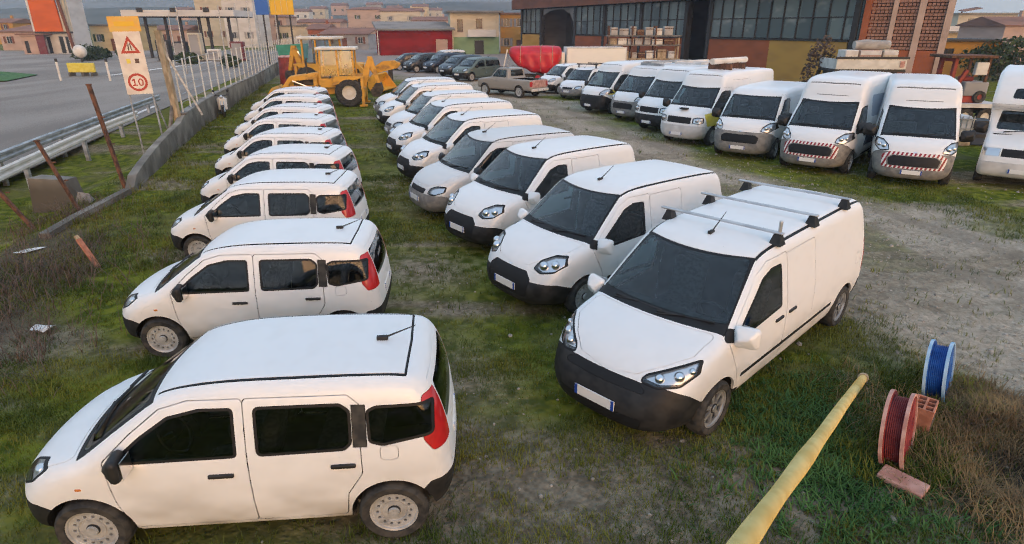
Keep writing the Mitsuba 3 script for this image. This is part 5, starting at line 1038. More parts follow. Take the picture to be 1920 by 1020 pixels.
# white box lorry behind the far vans
k = thing('box_lorry', 'white box lorry standing behind the far vans in front of the hall', 'lorry'); LX, LY = across(1125, 50), 51.0; P = dict(x=LX, y=LY, rz=.05)
part(k, 'cargo_box', moved(box(-2.4, 2.3, 0, 2.3, .95, 2.62, .03), **P), 'cream_paint'); part(k, 'cargo_edge', moved(cat([box(-2.43, 2.33, -.03, 0, 2.54, 2.64), box(-2.43, 2.33, -.03, 0, .93, 1.03), box(-2.43, -2.36, -.03, 0, 1.03, 2.54), box(2.26, 2.33, -.03, 0, 1.03, 2.54)]), **P), 'dusty_white'); part(k, 'cab', moved(hull([(-4.1, .15, .5), (-4.1, 2.15, .5), (-2.55, .1, .5), (-2.55, 2.2, .5), (-4.15, .15, 1.2), (-4.15, 2.15, 1.2), (-3.75, .25, 2.2), (-3.75, 2.05, 2.2), (-2.55, .2, 2.25), (-2.55, 2.1, 2.25)]), **P), 'silver_paint'); part(k, 'cab_window', moved(hull([(-3.8, .135, 1.35), (-2.8, .12, 1.35), (-3.6, .19, 2.05), (-2.8, .165, 2.05), (-3.8, .20, 1.35), (-2.8, .20, 1.35), (-3.6, .25, 2.05), (-2.8, .25, 2.05)]), **P), 'pane_dark'); part(k, 'chassis', moved(box(-4, 2.2, .5, 1.8, .55, .94), **P), 'digger_dark')
for x in (-3.3, 1.2):
    for y in (.12, 2.1):
        w_ = part(k, 'wheel', moved(moved(lathe([(.26, -.13), (.43, -.13), (.46, 0), (.43, .13), (.26, .13), (.26, -.13)], 22), x, y, .46), **P), 'black_rubber', 40); part(w_, 'rim', moved(moved(lathe([(0, -.08), (.26, -.08), (.26, .08), (0, .08)], 16), x, y, .46), **P), 'steel_wheel', 30)
# racks with timber and crates before the hall
k = thing('storage_rack', 'rusty storage rack loaded with boards in front of the hall glazing', 'rack'); RX, RY = across(1142, 60), 60.0; W = across(1272, 60) - RX; G_ = Frame((RX, RY), (1, -.05))
for s in (0, W / 3, 2 * W / 3, W):
    for d in (0, 1.2): part(k, 'upright', G_.box(s - .07, s + .07, d - .06, d + .06, 0, 4.2 if s < W - .1 else 3.2), 'rust' if s < W - .1 else 'pale_timber')
for z in (1.3, 2.5, 3.3): part(k, 'shelf', G_.box(-.2, W + .2, -.1, 1.3, z, z + .1), 'old_concrete' if z > 2 else 'pale_timber')
rng = np.random.default_rng(8); tones = ['off_white', 'grey_plaster', 'pale_timber', 'rust', 'tarp_grey', 'tarp_grey', 'crate_blue', 'dusty_white']
crate_tone = {'off_white': 'off white', 'grey_plaster': 'grey', 'pale_timber': 'timber', 'rust': 'rust brown', 'hollow_clay': 'clay coloured', 'tarp_grey': 'tarpaulin grey', 'crate_blue': 'dark blue', 'dusty_white': 'dusty white'}
shelf_n = {1.4: 'lowest', 2.6: 'middle', 3.4: 'top'}; pos_n = ['first', 'second', 'third', 'fourth', 'fifth', 'sixth', 'seventh', 'eighth']
for z in (1.4, 2.6, 3.4):
    s, i = .15, 0
    while s < W - .7 and i < 8:
        w = rng.uniform(.5, .95); h = rng.uniform(.45, .95 if z != 2.6 else .62); t = tones[int(rng.integers(0, 8))]
        kk = thing('crate', f'{crate_tone[t]} crate, {pos_n[i]} from the left on the {shelf_n[z]} shelf of the storage rack', 'crate', 'crates on the storage rack')
        part(kk, 'body', G_.box(s, s + w, .1, .95, z + .004, z + h, .02), t); part(kk, 'lid_edge', G_.box(s - .015, s + w + .015, .085, .1, z + h * .72, z + h * .8), 'rust' if t != 'rust' else 'pale_timber'); s += w + rng.uniform(.08, .22); i += 1
# flatbed lorry with boxes behind the taped vans
k = thing('dropside_lorry', 'white dropside lorry with a dark rail behind the tall taped vans', 'lorry'); Y = 35.5; DX = across(1578, Y); DW = across(1707, Y) - DX; D_ = Frame((DX, Y), (1, -.06))
part(k, 'side_board', D_.box(0, DW, 0, .06, 1.95, 2.48), 'off_white'); part(k, 'top_rail', D_.box(-.05, DW + .1, -.03, .10, 2.48, 2.60), 'frame_dark'); part(k, 'bed', D_.box(-.02, DW + .05, .06, 2.3, 1.80, 1.95), 'frame_dark'); part(k, 'end_board', D_.box(DW - .06, DW, .06, 2.3, 1.95, 2.48), 'dusty_white'); part(k, 'end_board', D_.box(0, .06, .06, 2.3, 1.95, 2.48), 'dusty_white'); part(k, 'chassis', D_.box(.1, DW - .1, .6, 1.8, 1.2, 1.80), 'digger_dark'); part(k, 'corner_lamp', D_.box(DW - .35, DW - .12, -.05, 0, 2.05, 2.38), 'pink_oxide')
for s in (.7, 2.9):
    w_ = part(k, 'wheel', D_.mesh(moved(lathe([(.30, -.14), (.58, -.14), (.62, 0), (.58, .14), (.30, .14), (.30, -.14)], 22), s, .2, .62)), 'black_rubber', 40); part(w_, 'rim', D_.mesh(moved(lathe([(0, -.09), (.30, -.09), (.30, .09), (0, .09)], 16), s, .2, .62)), 'steel_wheel', 30)
put('tarp_roll', D_.mesh(moved(cat([tube([(0, 0, 0), (.6, .02, .03), (1.2, -.02, .0), (1.9, 0, .02)], [.22, .27, .26, .22], 12)]), 1.15, .9, 3.18)), 'tarp_grey', 40, label='grey tarpaulin roll lying on the cartons on the dropside lorry', category='tarpaulin')
for i, (s, w, m_, lab) in enumerate([(.55, .7, 'off_white', 'pale carton at the left on the dropside lorry'), (1.35, 1.15, 'pink_plaster', 'wide pinkish carton in the middle of the dropside lorry'), (2.6, .8, 'cream_plaster', 'cream carton at the right on the dropside lorry')]):
    kk = thing('carton', lab, 'carton'); part(kk, 'body', D_.box(s, s + w, .4, 1.4, 1.955, 2.93, .02), m_); part(kk, 'flap', D_.box(s + .02, s + w - .02, .38, .4, 2.68, 2.9), 'dusty_white')
bush('dry_bush', DX + .35, Y + 2.6, 0, .9, 3.6, 'brown leafless bush behind the left end of the dropside lorry', 'bramble', 900, 77, .10)
# red machine on a pale trailer, tank
k = thing('flat_trailer', 'pale flat trailer carrying the red machine beside the camper', 'trailer'); Y = 28.0; TX = across(1808, Y); V_ = Frame((TX, Y), (1, -.1))
part(k, 'bed', V_.box(-.1, 2.4, 0, 2.2, .78, .95), 'dusty_white'); part(k, 'chassis', V_.box(0, 2.2, .5, 1.6, .5, .78), 'digger_dark')
for s in (.9, 1.75):
    w_ = part(k, 'wheel', V_.mesh(moved(lathe([(.2, -.1), (.36, -.1), (.38, 0), (.36, .1), (.2, .1), (.2, -.1)], 22), s, .12, .38)), 'black_rubber', 40); part(w_, 'rim', V_.mesh(moved(lathe([(0, -.06), (.2, -.06), (.2, .06), (0, .06)], 16), s, .12, .38)), 'steel_wheel', 30)
k = thing('red_loader', 'old red lift machine with a brown canopy standing on the pale trailer', 'machine')
part(k, 'chassis', V_.box(.1, 1.7, .4, 1.9, .96, 1.25, .03), 'red_machine'); part(k, 'bonnet', V_.box(.75, 1.75, .35, 1.8, 1.25, 1.85, .04), 'grey_plaster'); part(k, 'mast', V_.mesh(cat([box(.12, .26, .4, .6, 1.2, 2.9), box(.12, .26, 1.5, 1.7, 1.2, 2.9), box(.12, .26, .6, 1.5, 2.7, 2.85), box(.12, .26, .6, 1.5, 1.9, 2.0)])), 'red_machine'); part(k, 'lift_arm', V_.mesh(bar((.3, .5, 1.3), (.75, .5, 2.35), .14)), 'red_machine'); part(k, 'canopy', V_.box(-.2, 1.75, .2, 2.0, 2.85, 2.97, .02), 'rust')
for q in ((1.55, .4), (1.55, 1.8)): part(k, 'canopy_post', V_.box(q[0] - .05, q[0] + .05, q[1] - .05, q[1] + .05, 1.85, 2.86), 'rust')
part(k, 'seat', V_.mesh(soft(.9, 1.35, .85, 1.35, 1.85, 2.05, .05)), 'red_machine', 40); part(k, 'side_box', V_.box(1.0, 1.5, .28, .5, 2.15, 2.68, .02), 'off_white')
for s in (.35, 1.45): w_ = part(k, 'wheel', V_.mesh(moved(lathe([(.12, -.1), (.25, -.1), (.27, 0), (.25, .1), (.12, .1), (.12, -.1)], 18), s, .36, 1.22)), 'black_rubber', 40); part(w_, 'rim', V_.mesh(moved(lathe([(0, -.06), (.12, -.06), (.12, .06), (0, .06)], 12), s, .36, 1.22)), 'red_machine', 30)
k = thing('plastic_tank', 'pale plastic tank in a wire cage between the taped van and the camper', 'tank'); Y = 23.0; QX = across(1812, Y); Q_ = Frame((QX, Y), (1, -.12))
part(k, 'bottle', Q_.box(.0, 1.0, 0, 1.0, .16, 1.08, .08), 'dusty_white'); part(k, 'pallet', Q_.box(-.05, 1.05, -.05, 1.05, .02, .15), 'pale_timber'); part(k, 'cap', Q_.mesh(moved(tri(m3.Manifold.cylinder(.06, .12, .12, 16)), .5, .5, 1.08)), 'sign_red', 30)
for i in range(6): part(k, 'cage_bar', Q_.box(-.02 + i * .2, .01 + i * .2, -.03, -.004, .16, 1.08), 'galvanised')
for i in range(3): part(k, 'cage_rail', Q_.box(-.03, 1.04, -.055, -.03, .28 + i * .34, .31 + i * .34), 'galvanised')
k = thing('dark_crate', 'dark blue crate beside the plastic tank next to the camper', 'crate'); part(k, 'body', Q_.box(1.15, 1.85, .1, .9, .02, .85, .03), 'crate_blue'); part(k, 'rim', Q_.box(1.12, 1.88, .07, .93, .85, .91), 'frame_dark'); part(k, 'slat', Q_.box(1.17, 1.83, .07, .1, .3, .42), 'frame_dark')
# camper
prof = [(-2.9, .4), (-3.0, .6), (-3.0, 2.6), (-2.9, 2.95), (-2.6, 3.02), (.6, 3.02), (1.05, 2.95), (1.45, 2.55), (1.62, 2.2), (1.62, 2.06), (1.5, 2.0), (1.18, 1.98), (1.62, 1.42), (1.72, 1.36), (2.35, 1.20), (2.50, 1.08), (2.56, .8), (2.60, .55), (2.56, .34), (2.4, .28)]
CB = Body(prof, [(.2, .95), (.5, 1.0), (1.3, .98), (1.9, 1.02), (2.2, 1.06), (3, 1.05)], [(-4, 1.), (.9, 1), (2.4, .97), (2.7, .93)], kf=((.3, .05), (2, .05)), kr=0, crown=.01, edge=.10, nose=.14, tail=.1, h=.05, sharp=1); K = CB.kind
CB.arches((1.75, -1.6), .33, .98)
CB.side('flank_vent', [(-1.9, 1.0), (-1.9, 1.4), (-1.5, 1.4), (-1.5, 1.0)], 'grey_plastic', r=.02)
CB.top('windscreen', rnd([(1.60, -.82), (1.60, .82), (1.22, .80), (1.22, -.80)], .04), 'window_glass', 1.0, glass=True) if False else CB.panel('windscreen', prism(rnd([(-.80, 1.46), (.80, 1.46), (.76, 1.94), (-.76, 1.94)], .06), 'x', 1.0, 1.70), 'window_glass', glass=True)
framed_window(CB, 'front_door__window', [(.50, 1.36), (.50, 1.88), (1.10, 1.88), (1.48, 1.40)], 'dark_glass', r=.04, ymin=.6)
framed_window(CB, 'side_window', [(-2.4, 1.55), (-2.4, 2.1), (-1.2, 2.1), (-1.2, 1.55)], 'dark_glass', r=.06, ymin=.6)
CB.front('luton_window', rnd([(-.62, 2.30), (.62, 2.30), (.58, 2.55), (-.58, 2.55)], .05), 'dark_glass', 1.0, 1.9, glass=True)
CB.front('luton_band', shapely.box(-1.2, 2.06, 1.2, 2.14), 'dusty_white', 1.2, 2.0); CB.front('grille', shapely.box(-.50, .86, .50, 1.06), 'black_trim', 2.2)
for s in (1, -1): CB.front('headlight', rnd([(s * .54, .86), (s * .92, .86), (s * .92, 1.06), (s * .54, 1.06)], .02), 'lamp_reflector', 2.2)
lw = shapely.box(2.1, 0, 3, .70); CB.panel('front_bumper', prism(lw, 'y', -1.6, 1.6), 'dusty_white', prism(lw.buffer(.004), 'y', -1.6, 1.6))
CB.side('front_door', [(.42, .42), (.42, 1.94), (1.14, 1.94), (1.56, 1.38), (1.4, .9), (1.3, .42)], 'white_paint', r=.03)
CB.finish('white_paint'); add_wheels(K, (1.75, -1.6), .33, .98); seats(K, .7, .95, ys=(.5, -.5)); dash(K, 1.5, 1.36, .85, .5); door_mirror(K, 1.45, 1.0, 1.45, 'black_plastic', 1.4); plate(K, 2.60, .5); wipers(K, [((1.70, -.6, 1.42), (1.66, .0, 1.47)), ((1.70, .1, 1.42), (1.66, .7, 1.47))]); K.add('underbody', box(-2.8, 2.2, -.6, .6, .25, .36), 'black_plastic')
K.add('roof_hatch', soft(-1.2, -.6, -.3, .3, 3.0, 3.12, .04), 'dusty_white', 40)
K.put('camper', place(15.25, 18.2, 0, -129, 1.0), 'white motorhome with a sloping over-cab bunk cut by the right edge', 'motorhome')

# ------------------------------------------------------------------ yellow diggers
def make_digger(loader=True):
    K = Kind(); Ym, Dk = 'digger_yellow', 'digger_dark'
    K.add('chassis', cat([box(-1.5, 2.1, -.42, .42, .62, .98, .03), box(-1.75, -1.5, -1.0, 1.0, .45, 1.0, .03)]), Ym); K.add('bonnet', hull([(.55, -.48, .98), (.55, .48, .98), (2.15, -.44, .98), (2.15, .44, .98), (.55, -.46, 1.75), (.55, .46, 1.75), (2.1, -.38, 1.55), (2.1, .38, 1.55)]), Ym); K.add('grille', box(2.155, 2.18, -.34, .34, 1.05, 1.48), Dk)
    K.add('bonnet_side_panel', cat([box(.8, 1.9, -.50, -.47, 1.1, 1.4), box(.8, 1.9, .47, .50, 1.1, 1.4)]), Dk)
    K.add('cab_floor', box(-1.3, .6, -.72, .72, .98, 1.12), Dk); K.add('cab_side', cat([box(-.45, .5, -.76, -.70, 1.0, 1.45), box(-.45, .5, .70, .76, 1.0, 1.45)]), Ym)
    for x in (-1.25, -.45, .52):
        for y in (-.72, .72): K.add('cab_post', bar((x, y, 1.1), (x + (.0 if x < .5 else -.12), y * .94, 2.85), .085), Ym if x != -.45 else Ym)
    K.add('cab_roof', box(-1.45, .62, -.86, .86, 2.85, 2.99, .03), 'off_white'); 
    for y in (-.70, .70):
        K.add('cab_window', hull([(-.40, y - .006, 1.5), (.44, y - .006, 1.5), (-.40, y * .95 - .006, 2.8), (.36, y * .95 - .006, 2.8), (-.40, y + .006, 1.5), (.44, y + .006, 1.5), (-.40, y * .95 + .006, 2.8), (.36, y * .95 + .006, 2.8)]), 'cab_glass'); K.add('cab_window', hull([(-1.2, y - .006, 1.6), (-.50, y - .006, 1.6), (-1.2, y * .95 - .006, 2.8), (-.5, y * .95 - .006, 2.8), (-1.2, y + .006, 1.6), (-.50, y + .006, 1.6), (-1.2, y * .95 + .006, 2.8), (-.5, y * .95 + .006, 2.8)]), 'cab_glass')
    K.add('seat', cat([soft(-.75, -.25, -.28, .28, 1.4, 1.55, .05), soft(-.85, -.7, -.28, .28, 1.5, 2.1, .05), box(-.65, -.35, -.15, .15, 1.12, 1.42)]), 'seat_fabric', 40); K.add('steering_column', cat([bar((.2, 0, 1.12), (-.02, 0, 1.75), .09), moved(trimesh.creation.torus(.2, .018, 20, 6), -.04, 0, 1.78, ry=-.4)]), Dk)
    K.add('cab_rear_panel', box(-1.3, -1.22, -.68, .68, 1.1, 1.6), Ym); K.add('exhaust', tube([(1.2, .3, 1.6), (1.2, .3, 2.35), (1.12, .3, 2.45)], .05, 8), Dk, 40)
    for x, R, w, tw in ((-.95, .74, 1.02, .44), (1.55, .50, .95, .30)):
        for sg in (1, -1):
            n = K.add('wheel', moved(lathe([(R * .5, -tw / 2), (R * .88, -tw / 2), (R, -tw * .3), (R, tw * .3), (R * .88, tw / 2), (R * .5, tw / 2), (R * .5, -tw / 2)], 30), x, sg * (w - tw / 2), R), 'black_rubber', 40)
            f = moved(lathe([(0, tw * .22), (R * .22, tw * .22), (R * .25, tw * .1), (R * .44, tw * .12), (R * .52, tw * .42), (R * .52, -tw * .42), (0, -tw * .42)], 26)); f = f if sg > 0 else flipy(f); K.add(n + '__rim', moved(f, x, sg * (w - tw / 2), R), 'off_white', 30)
            if R > .6: K.add('mudguard', hull([(x - .8, sg * .58, 1.50), (x + .7, sg * .58, 1.50), (x + .85, sg * .58, 1.1), (x - .8, sg * 1.0, 1.50), (x + .7, sg * 1.0, 1.50), (x + .85, sg * 1.0, 1.1), (x - .8, sg * .58, 1.56), (x - .8, sg * 1.0, 1.56), (x + .7, sg * .58, 1.56), (x + .7, sg * 1.0, 1.56)]), Ym)
    for sg in (1, -1):
        K.add('loader_arm', cat([bar((.75, sg * .72, 1.55), (2.0, sg * .78, 1.45), .16, .22), bar((1.95, sg * .78, 1.5), (2.75, sg * .78, .55), .16, .2), bar((.75, sg * .72, 1.0), (.75, sg * .72, 1.6), .2)]), Ym); K.add('lift_ram', tube([(.95, sg * .80, .95), (1.9, sg * .82, 1.35)], .05, 8), 'chrome', 40)
    bp = Polygon([(2.70, .18), (3.45, .16), (3.50, .22), (2.85, .28), (2.75, .55), (2.95, 1.0), (2.88, 1.05), (2.62, .75), (2.58, .4)]); K.add('loader_bucket', cat([tri(prism(bp, 'y', -1.15, 1.15)), tri(prism(bp.convex_hull, 'y', 1.10, 1.15)), tri(prism(bp.convex_hull, 'y', -1.15, -1.10))]), Ym)
    K.add('boom', cat([tri(prism(Polygon([(-1.75, .85), (-1.55, 1.05), (-1.72, 1.9), (-1.98, 2.42), (-2.14, 2.36), (-2.0, 1.7)]), 'y', -.14, .14))]), Ym); K.add('dipper', tri(prism(Polygon([(-1.95, 2.5), (-2.2, 2.5), (-2.55, 1.1), (-2.38, 1.05), (-2.02, 2.2)]), 'y', -.11, .11)), Ym); K.add('boom_ram', tube([(-1.62, 0, 1.2), (-1.86, 0, 2.2)], .06, 8), 'chrome', 40)
    K.add('digging_bucket', cat([tri(prism(Polygon([(-2.6, 1.15), (-2.3, 1.15), (-2.0, .75), (-2.12, .45), (-2.5, .45), (-2.68, .8)]), 'y', -.32, .32))]), Dk)
    for sg in (1, -1): K.add('stabiliser', cat([bar((-1.65, sg * .85, 1.5), (-1.65, sg * .95, .12), .15), box(-1.85, -1.45, sg * .95 - .16, sg * .95 + .16, .03, .12)]), Ym)
    return K
KG = make_digger()
KG.put('backhoe_loader', place(-10.05, 35.6, 0, 188, 1.04), 'front yellow backhoe loader facing the wall with its big rear wheel showing', 'digger', 'yellow diggers')
KG.put('backhoe_loader', place(-12.3, 43.5, 0, -8, 1.18), 'rear yellow backhoe loader with a white roof and its loader arms to the right', 'digger', 'yellow diggers', swap={'digger_yellow': 'digger_yellow'})
k = thing('loose_boom', 'yellow excavator boom resting by the rear digger, pointing right towards the red shed', 'boom'); X_, Y_ = across(690, 45), 45
part(k, 'beam', tri(prism(Polygon([(0, 1.35), (.9, 1.9), (1.7, 1.95), (2.15, 1.75), (1.9, 1.45), (1.0, 1.25), (.2, 1.0)]), 'y', -.22, .22).translate([X_, Y_, 0])), 'digger_yellow'); part(k, 'support', box(X_ + .15, X_ + .4, Y_ - .2, Y_ + .2, 0, 1.1), 'digger_dark'); part(k, 'support', box(X_ + 1.25, X_ + 1.5, Y_ - .2, Y_ + .2, 0, 1.35), 'digger_dark'); part(k, 'bucket_tooth', hull([(X_ + 2.1, Y_ - .15, 1.7), (X_ + 2.1, Y_ + .15, 1.7), (X_ + 2.55, Y_, 2.05), (X_ + 2.15, Y_, 1.85)]), 'digger_dark')

# ------------------------------------------------------------------ near right corner
k = thing('leaning_pole', 'long yellow wooden pole slanting down into the grass in the near right', 'pole'); a, b = np.array([4.42, 6.62, .05]), np.array([.982, 1.98, 2.08])
ax_ = b - a; b = a + ax_ * 1.12; L = np.linalg.norm(b - a); n_ = 24; tt = np.linspace(0, 1, n_)
wob = .012 * (meshkit.noise(np.stack([tt * 6, tt * 0, tt * 0], -1), 5) - .5); pts = a + (b - a) * tt[:, None]; pts[:, 0] += wob
part(k, 'shaft', tube(pts, .050 + .010 * (meshkit.noise(np.stack([tt * 9, tt * 0, tt * 0], -1), 6) - .5), 16), 'yellow_pole', 40); part(k, 'end_band', tube([a + ax_ * .012, a + ax_ * .03], .060, 16), 'pale_timber', 40)
def reel(key, lab, x, y, rz, R, W, rd, m_, edge, tilt):
    # an old cable reel standing on its flanges: its axle lies level along the local y axis
    k = thing(key, lab, 'cable reel'); P = T().translate([x, y, R - .05]).rotate([0, 0, 1], rz).rotate([1, 0, 0], tilt)
    part(k, 'drum', lathe([(0, -W / 2 + .02), (rd, -W / 2 + .02), (rd, W / 2 - .02), (0, W / 2 - .02)], 40), m_, 35, world=P)
    for i in range(7): part(k, 'winding', lathe([(rd, -W / 2 + .03 + i * (W - .06) / 7), (rd + .014, -W / 2 + .035 + (i + .25) * (W - .06) / 7), (rd + .014, -W / 2 + .03 + (i + .75) * (W - .06) / 7), (rd, -W / 2 + .03 + (i + 1) * (W - .06) / 7)], 40), m_, 35, world=P)
    for s_ in (-1, 1):
        f = m3.Manifold.cylinder(.022, R, R, 44)
        for a in range(6): f = f - m3.Manifold.cylinder(.2, R * .11, R * .11, 14).translate([R * .62 * math.cos(a * PI / 3), R * .62 * math.sin(a * PI / 3), -.1])
        f = tri(f - m3.Manifold.cylinder(.2, .035, .035, 14).translate([0, 0, -.1])); f.apply_transform(trimesh.transformations.rotation_matrix(-PI / 2, [1, 0, 0]))
        n = part(k, 'flange', moved(f, 0, s_ * (W / 2 - .011) - .011), m_, 30, world=P)
        part(n, 'rim', moved(lathe([(R - .012, -.016), (R + .012, -.016), (R + .012, .016), (R - .012, .016), (R - .012, -.016)], 44), 0, s_ * (W / 2 - .0)), edge, 35, world=P)
    return P
reel('red_reel', 'dark red cable reel with faded pink rims standing beside the yellow pole', 3.93, 5.16, 50, .38, .18, .32, 'reel_red', 'pink_oxide', -8)
reel('blue_reel', 'bright blue cable reel with pale rims standing behind the red one', 5.10, 6.32, 49, .36, .19, .30, 'blue_steel', 'pale_blue', -8)
k = thing('hollow_brick', 'reddish hollow clay block leaning behind the red cable reel', 'brick'); m = man(box(-.13, .13, -.10, .10, 0, .42)); 
for i in range(3):
    for j in range(2): m = m - man(box(-.115 + i * .08, -.045 + i * .08, -.085 + j * .09, -.015 + j * .09, -.1, .7))
P = T().translate([4.50, 5.62, -.06]).rotate([0, 0, 1], 48).rotate([0, 1, 0], -6); part(k, 'shell', tri(m), 'hollow_clay', world=P); part(k, 'mortar_smear', box(-.10, .06, -.106, -.10, .1, .3), 'concrete', world=P)
put('flat_brick', moved(box(-.20, .20, -.10, .10, 0, .06, .008), 3.78, 4.72, .02, rz=-.9, rx=.12), 'pink_oxide', label='flat pinkish brick lying at the foot of the red cable reel', category='brick')

# ------------------------------------------------------------------ grass, weeds, dry stalks, stones
def blades(P, h, w, lean, rng, seg=1):
    n = len(P); a = rng.uniform(0, 2 * PI, n); d = np.stack([np.cos(a), np.sin(a), a * 0], -1); s = np.stack([-d[:, 1], d[:, 0], a * 0], -1)
    tip = P + d * (lean * h)[:, None] + np.array([0, 0, 1.0]) * h[:, None]; mid = P + d * (lean * h * .3)[:, None] + np.array([0, 0, .58]) * h[:, None]
    V = np.stack([P - s * w[:, None], P + s * w[:, None], mid + s * w[:, None] * .7, mid - s * w[:, None] * .7, tip], 1).reshape(-1, 3); i = np.arange(n) * 5
    return trimesh.Trimesh(V, np.vstack([np.stack([i, i + 1, i + 2], 1), np.stack([i, i + 2, i + 3], 1), np.stack([i + 3, i + 2, i + 4], 1)]), process=False)
def scatter(rng, n, box_, dens):
    x, y = rng.uniform(box_[0], box_[1], n), rng.uniform(box_[2], box_[3], n); keep = rng.uniform(size=n) < dens(x, y); return x[keep], y[keep]
rng = np.random.default_rng(12)
def grass_density(x, y):
    n = meshkit.fbm(np.stack([x * .35, y * .5, x * 0], -1), 3, 21); patch = meshkit.fbm(np.stack([x * .5 + 7, y * 1.3, x * 0], -1), 3, 22)
    g = 1 - ground_masks_np(x, y) * .93; bald = np.clip((patch * .6 + n * .4 - .43) / .12, 0, 1)
    vis = (np.abs(x) < y * .95 + 1.5) & (x > -11.2 - .3 * np.clip(y - 16, 0, 99))
    return np.clip(g * (1 - .88 * bald), .02, 1) * vis
def clumps(n, area, per, spread, hmin, hmax, wid):
    cx, cy = scatter(rng, n, area, grass_density); m = len(cx); x = np.repeat(cx, per) + rng.normal(size=m * per) * spread; y = np.repeat(cy, per) + rng.normal(size=m * per) * spread
    P = np.stack([x, y, relief(x, y) - .01], -1); h = rng.uniform(hmin, hmax, len(P)) * np.repeat(rng.uniform(.6, 1.3, m), per)
    return blades(P, h, np.full(len(P), wid) * rng.uniform(.7, 1.3, len(P)), rng.uniform(.2, 1.1, len(P)), rng)
put('grass', cat([clumps(34000, (-7, 9, 2.2, 8.5), 9, .05, .03, .10, .0038), clumps(26000, (-12, 12, 8.5, 18), 7, .08, .045, .12, .006), clumps(12000, (-19, 12, 18, 44), 6, .14, .06, .14, .011)]), 'grass_blade', True, label='short worn grass growing in patches across the parking ground', category='grass', kind='stuff')
def rough(n, dens_, area_, hmin, hmax, wid, per=14, spread=.06):
    cx, cy = scatter(rng, n, area_, dens_); m = len(cx); x = np.repeat(cx, per) + rng.normal(size=m * per) * spread; y = np.repeat(cy, per) + rng.normal(size=m * per) * spread
    return blades(np.stack([x, y, relief(x, y) - .01], -1), rng.uniform(hmin, hmax, m * per) * np.repeat(rng.uniform(.5, 1.3, m), per), np.full(m * per, wid) * rng.uniform(.7, 1.3, m * per), rng.uniform(.2, 1.0, m * per), rng)
def wheel_grass():
    out = []
    spots = [(-2.36, 4.74, 185, .99, ((1.15, .8), (-1.285, .8))), (-3.57, 8.042, 184.5, .98, ((1.15, .8), (-1.285, .8))), (-4.68, 11.43, 182, .98, ((1.15, .8), (-1.285, .8))), (2.572, 7.171, -135.5, 1., ((1.42, .88), (-2.26, .88), (1.42, -.88))), (1.618, 9.966, -143, 1., ((1.3, .88), (1.3, -.88))), (.627, 12.74, -142, 1., ((1.3, .88), (1.3, -.88)))]
    for x, y, a, s, ws in spots:
        c, d = math.cos(math.radians(a)), math.sin(math.radians(a))
        for wx_, wy_ in ws: out.append((x + s * (c * wx_ - d * wy_), y + s * (d * wx_ + c * wy_)))
    P = np.array(out); n = 110; ang = rng.uniform(0, 2 * PI, (len(P), n)); r = rng.uniform(.12, .42, (len(P), n)); q = np.stack([P[:, :1] + r * np.cos(ang), P[:, 1:] + r * np.sin(ang)], -1).reshape(-1, 2)
    q = np.repeat(q, 4, 0) + rng.normal(size=(len(q) * 4, 2)) * .03
    return blades(np.column_stack([q, relief(q[:, 0], q[:, 1]) - .01]), rng.uniform(.04, .13, len(q)), rng.uniform(.003, .006, len(q)), rng.uniform(.2, 1.2, len(q)), rng)
wall_x = lambda y: np.interp(y, wall_line[:, 1], wall_line[:, 0])
put('rough_grass', cat([wheel_grass(), rough(2600, lambda x, y: np.exp(-((x - wall_x(y) - .5) / .45) ** 2) * (y > 16), (-20, -9.5, 15, 48), .10, .30, .007), rough(2600, lambda x, y: np.clip(meshkit.fbm(np.stack([x * .8, y * .8, x * 0], -1), 3, 31) * 2.2 - .9, 0, 1) * (x < -4.6 - .2 * (y - 5)), (-13, -3.5, 4.5, 16), .07, .22, .005), rough(1500, lambda x, y: np.clip(meshkit.fbm(np.stack([x * .9, y * .9, x * 0], -1), 3, 32) * 2.2 - 1.0, 0, 1), (-3.5, 6, 2.6, 9), .06, .15, .004), rough(1500, lambda x, y: np.exp(-(np.minimum(np.abs(np.hypot(x - 3.95, y - 5.15) - .35), np.abs(np.hypot(x - 5.1, y - 6.3) - .35)) / .2) ** 2), (3, 6, 4, 7.3), .08, .22, .005)]), 'grass_blade', True, label='longer rough grass tufts along the wall and the left bank', category='grass', kind='stuff')
def area(x, y, cx, cy, rx, ry): return np.exp(-((x - cx) / rx) ** 2 - ((y - cy) / ry) ** 2)
wx, wy = scatter(rng, 9000, (1.6, 5.4, 3.4, 7.6), lambda x, y: area(x, y, 3.3, 5.2, .75, 1.1)); P = np.stack([wx, wy, relief(wx, wy)], -1)
put('weeds', cat([blades(np.repeat(P, 5, 0) + rng.normal(size=(len(P) * 5, 3)) * [.03, .03, 0], rng.uniform(.03, .10, len(P) * 5), rng.uniform(.006, .014, len(P) * 5), rng.uniform(.6, 1.8, len(P) * 5), rng)]), 'weed_leaf', True, label='bright green weeds beside the yellow pole', category='weeds', kind='stuff')
sx_, sy_ = scatter(rng, 30000, (3.6, 8.0, 3.0, 8.0), lambda x, y: np.clip(area(x, y, 5.55, 5.75, .42, .55) * 1.1 + 1.2 * area(x, y, 5.5, 4.4, .9, .6) + .35 * area(x, y, 4.9, 5.2, .9, .9) - .75 * area(x, y, 5.05, 4.7, .35, .4), 0, 1)); P = np.stack([sx_, sy_, relief(sx_, sy_)], -1)
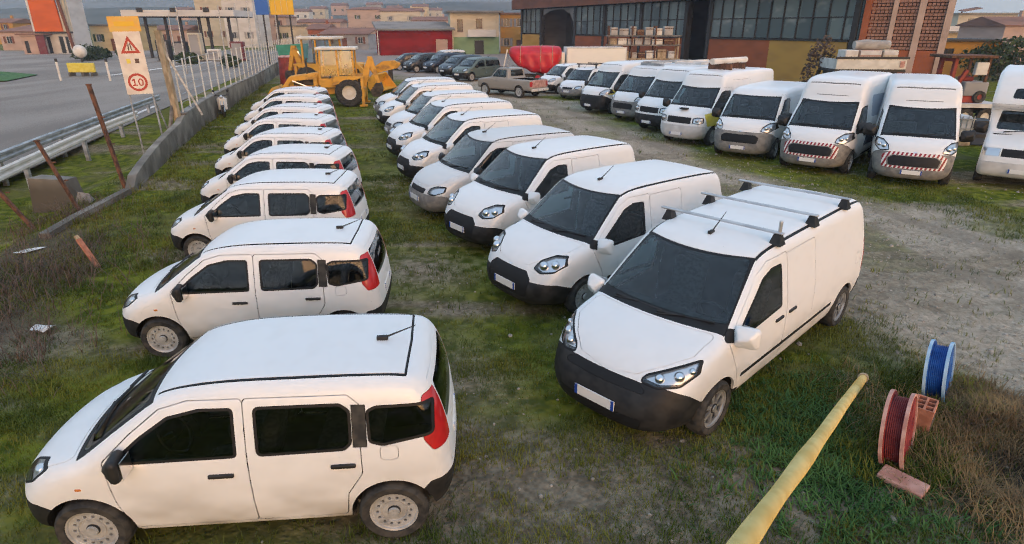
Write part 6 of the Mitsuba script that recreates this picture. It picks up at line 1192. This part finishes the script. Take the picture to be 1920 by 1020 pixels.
put('dry_stalks', blades(np.repeat(P, 4, 0) + rng.normal(size=(len(P) * 4, 3)) * [.04, .04, 0], rng.uniform(.06, .20, len(P) * 4), rng.uniform(.0025, .006, len(P) * 4), rng.uniform(.3, 1.6, len(P) * 4), rng), 'dry_straw', True, label='dry brown grass heap around the blue cable reel', category='dry grass', kind='stuff')
bx_, by_ = scatter(rng, 5200, (-12.5, -5.0, 5.0, 16.5), lambda x, y: np.clip(area(x, y, -8.6, 9.2, 1.2, 2.3) + area(x, y, -7.0, 6.9, .7, 1.0) * .8 + area(x, y, -10.4, 13.6, .7, 1.3) * .8, 0, 1)); P = np.stack([bx_, by_, relief(bx_, by_)], -1)
put('brambles', blades(np.repeat(P, 5, 0) + rng.normal(size=(len(P) * 5, 3)) * [.08, .08, 0], rng.uniform(.10, .42, len(P) * 5), rng.uniform(.003, .007, len(P) * 5), rng.uniform(.3, 2.2, len(P) * 5), rng), 'bramble', True, label='brown leafless brambles along the broken fence line', category='brambles', kind='stuff')
gx_, gy_ = scatter(rng, 26000, (-4, 15, 3.0, 26), lambda x, y: np.clip(ground_masks_np(x, y) * .55 + .10, 0, 1) * (np.abs(x) < y * .95 + 1)); nst = len(gx_); base = trimesh.creation.icosahedron(); r = rng.uniform(.007, .024, nst) * np.where(rng.uniform(size=nst) < .04, 2.0, 1)
sc = rng.uniform(.6, 1.3, (nst, 1, 3)); V = base.vertices[None] * sc * r[:, None, None] + np.stack([gx_, gy_, relief(gx_, gy_)], -1)[:, None]; Fs = (base.faces[None] + (np.arange(nst) * len(base.vertices))[:, None, None]).reshape(-1, 3)
put('stones', trimesh.Trimesh(V.reshape(-1, 3), Fs, process=False), mat('stone', mikit.proc(lambda p, n, uv: mix((.15, .135, .115), (.40, .37, .33), noise(p.x * 21, p.y * 21, p.z * 9))), .9), False, label='small pale stones strewn over the gravel drive', category='stones', kind='stuff')

# ------------------------------------------------------------------ the evening haze over the valley
scene['haze'] = {'type': 'cube', 'to_world': T().translate([0, 1560, 245]).scale([2950, 1760, 250]), 'bsdf': {'type': 'null'}, 'interior': {'type': 'ref', 'id': 'haze_air'}}
tag('haze', 'thin blue evening haze over the valley', 'haze', kind='stuff')
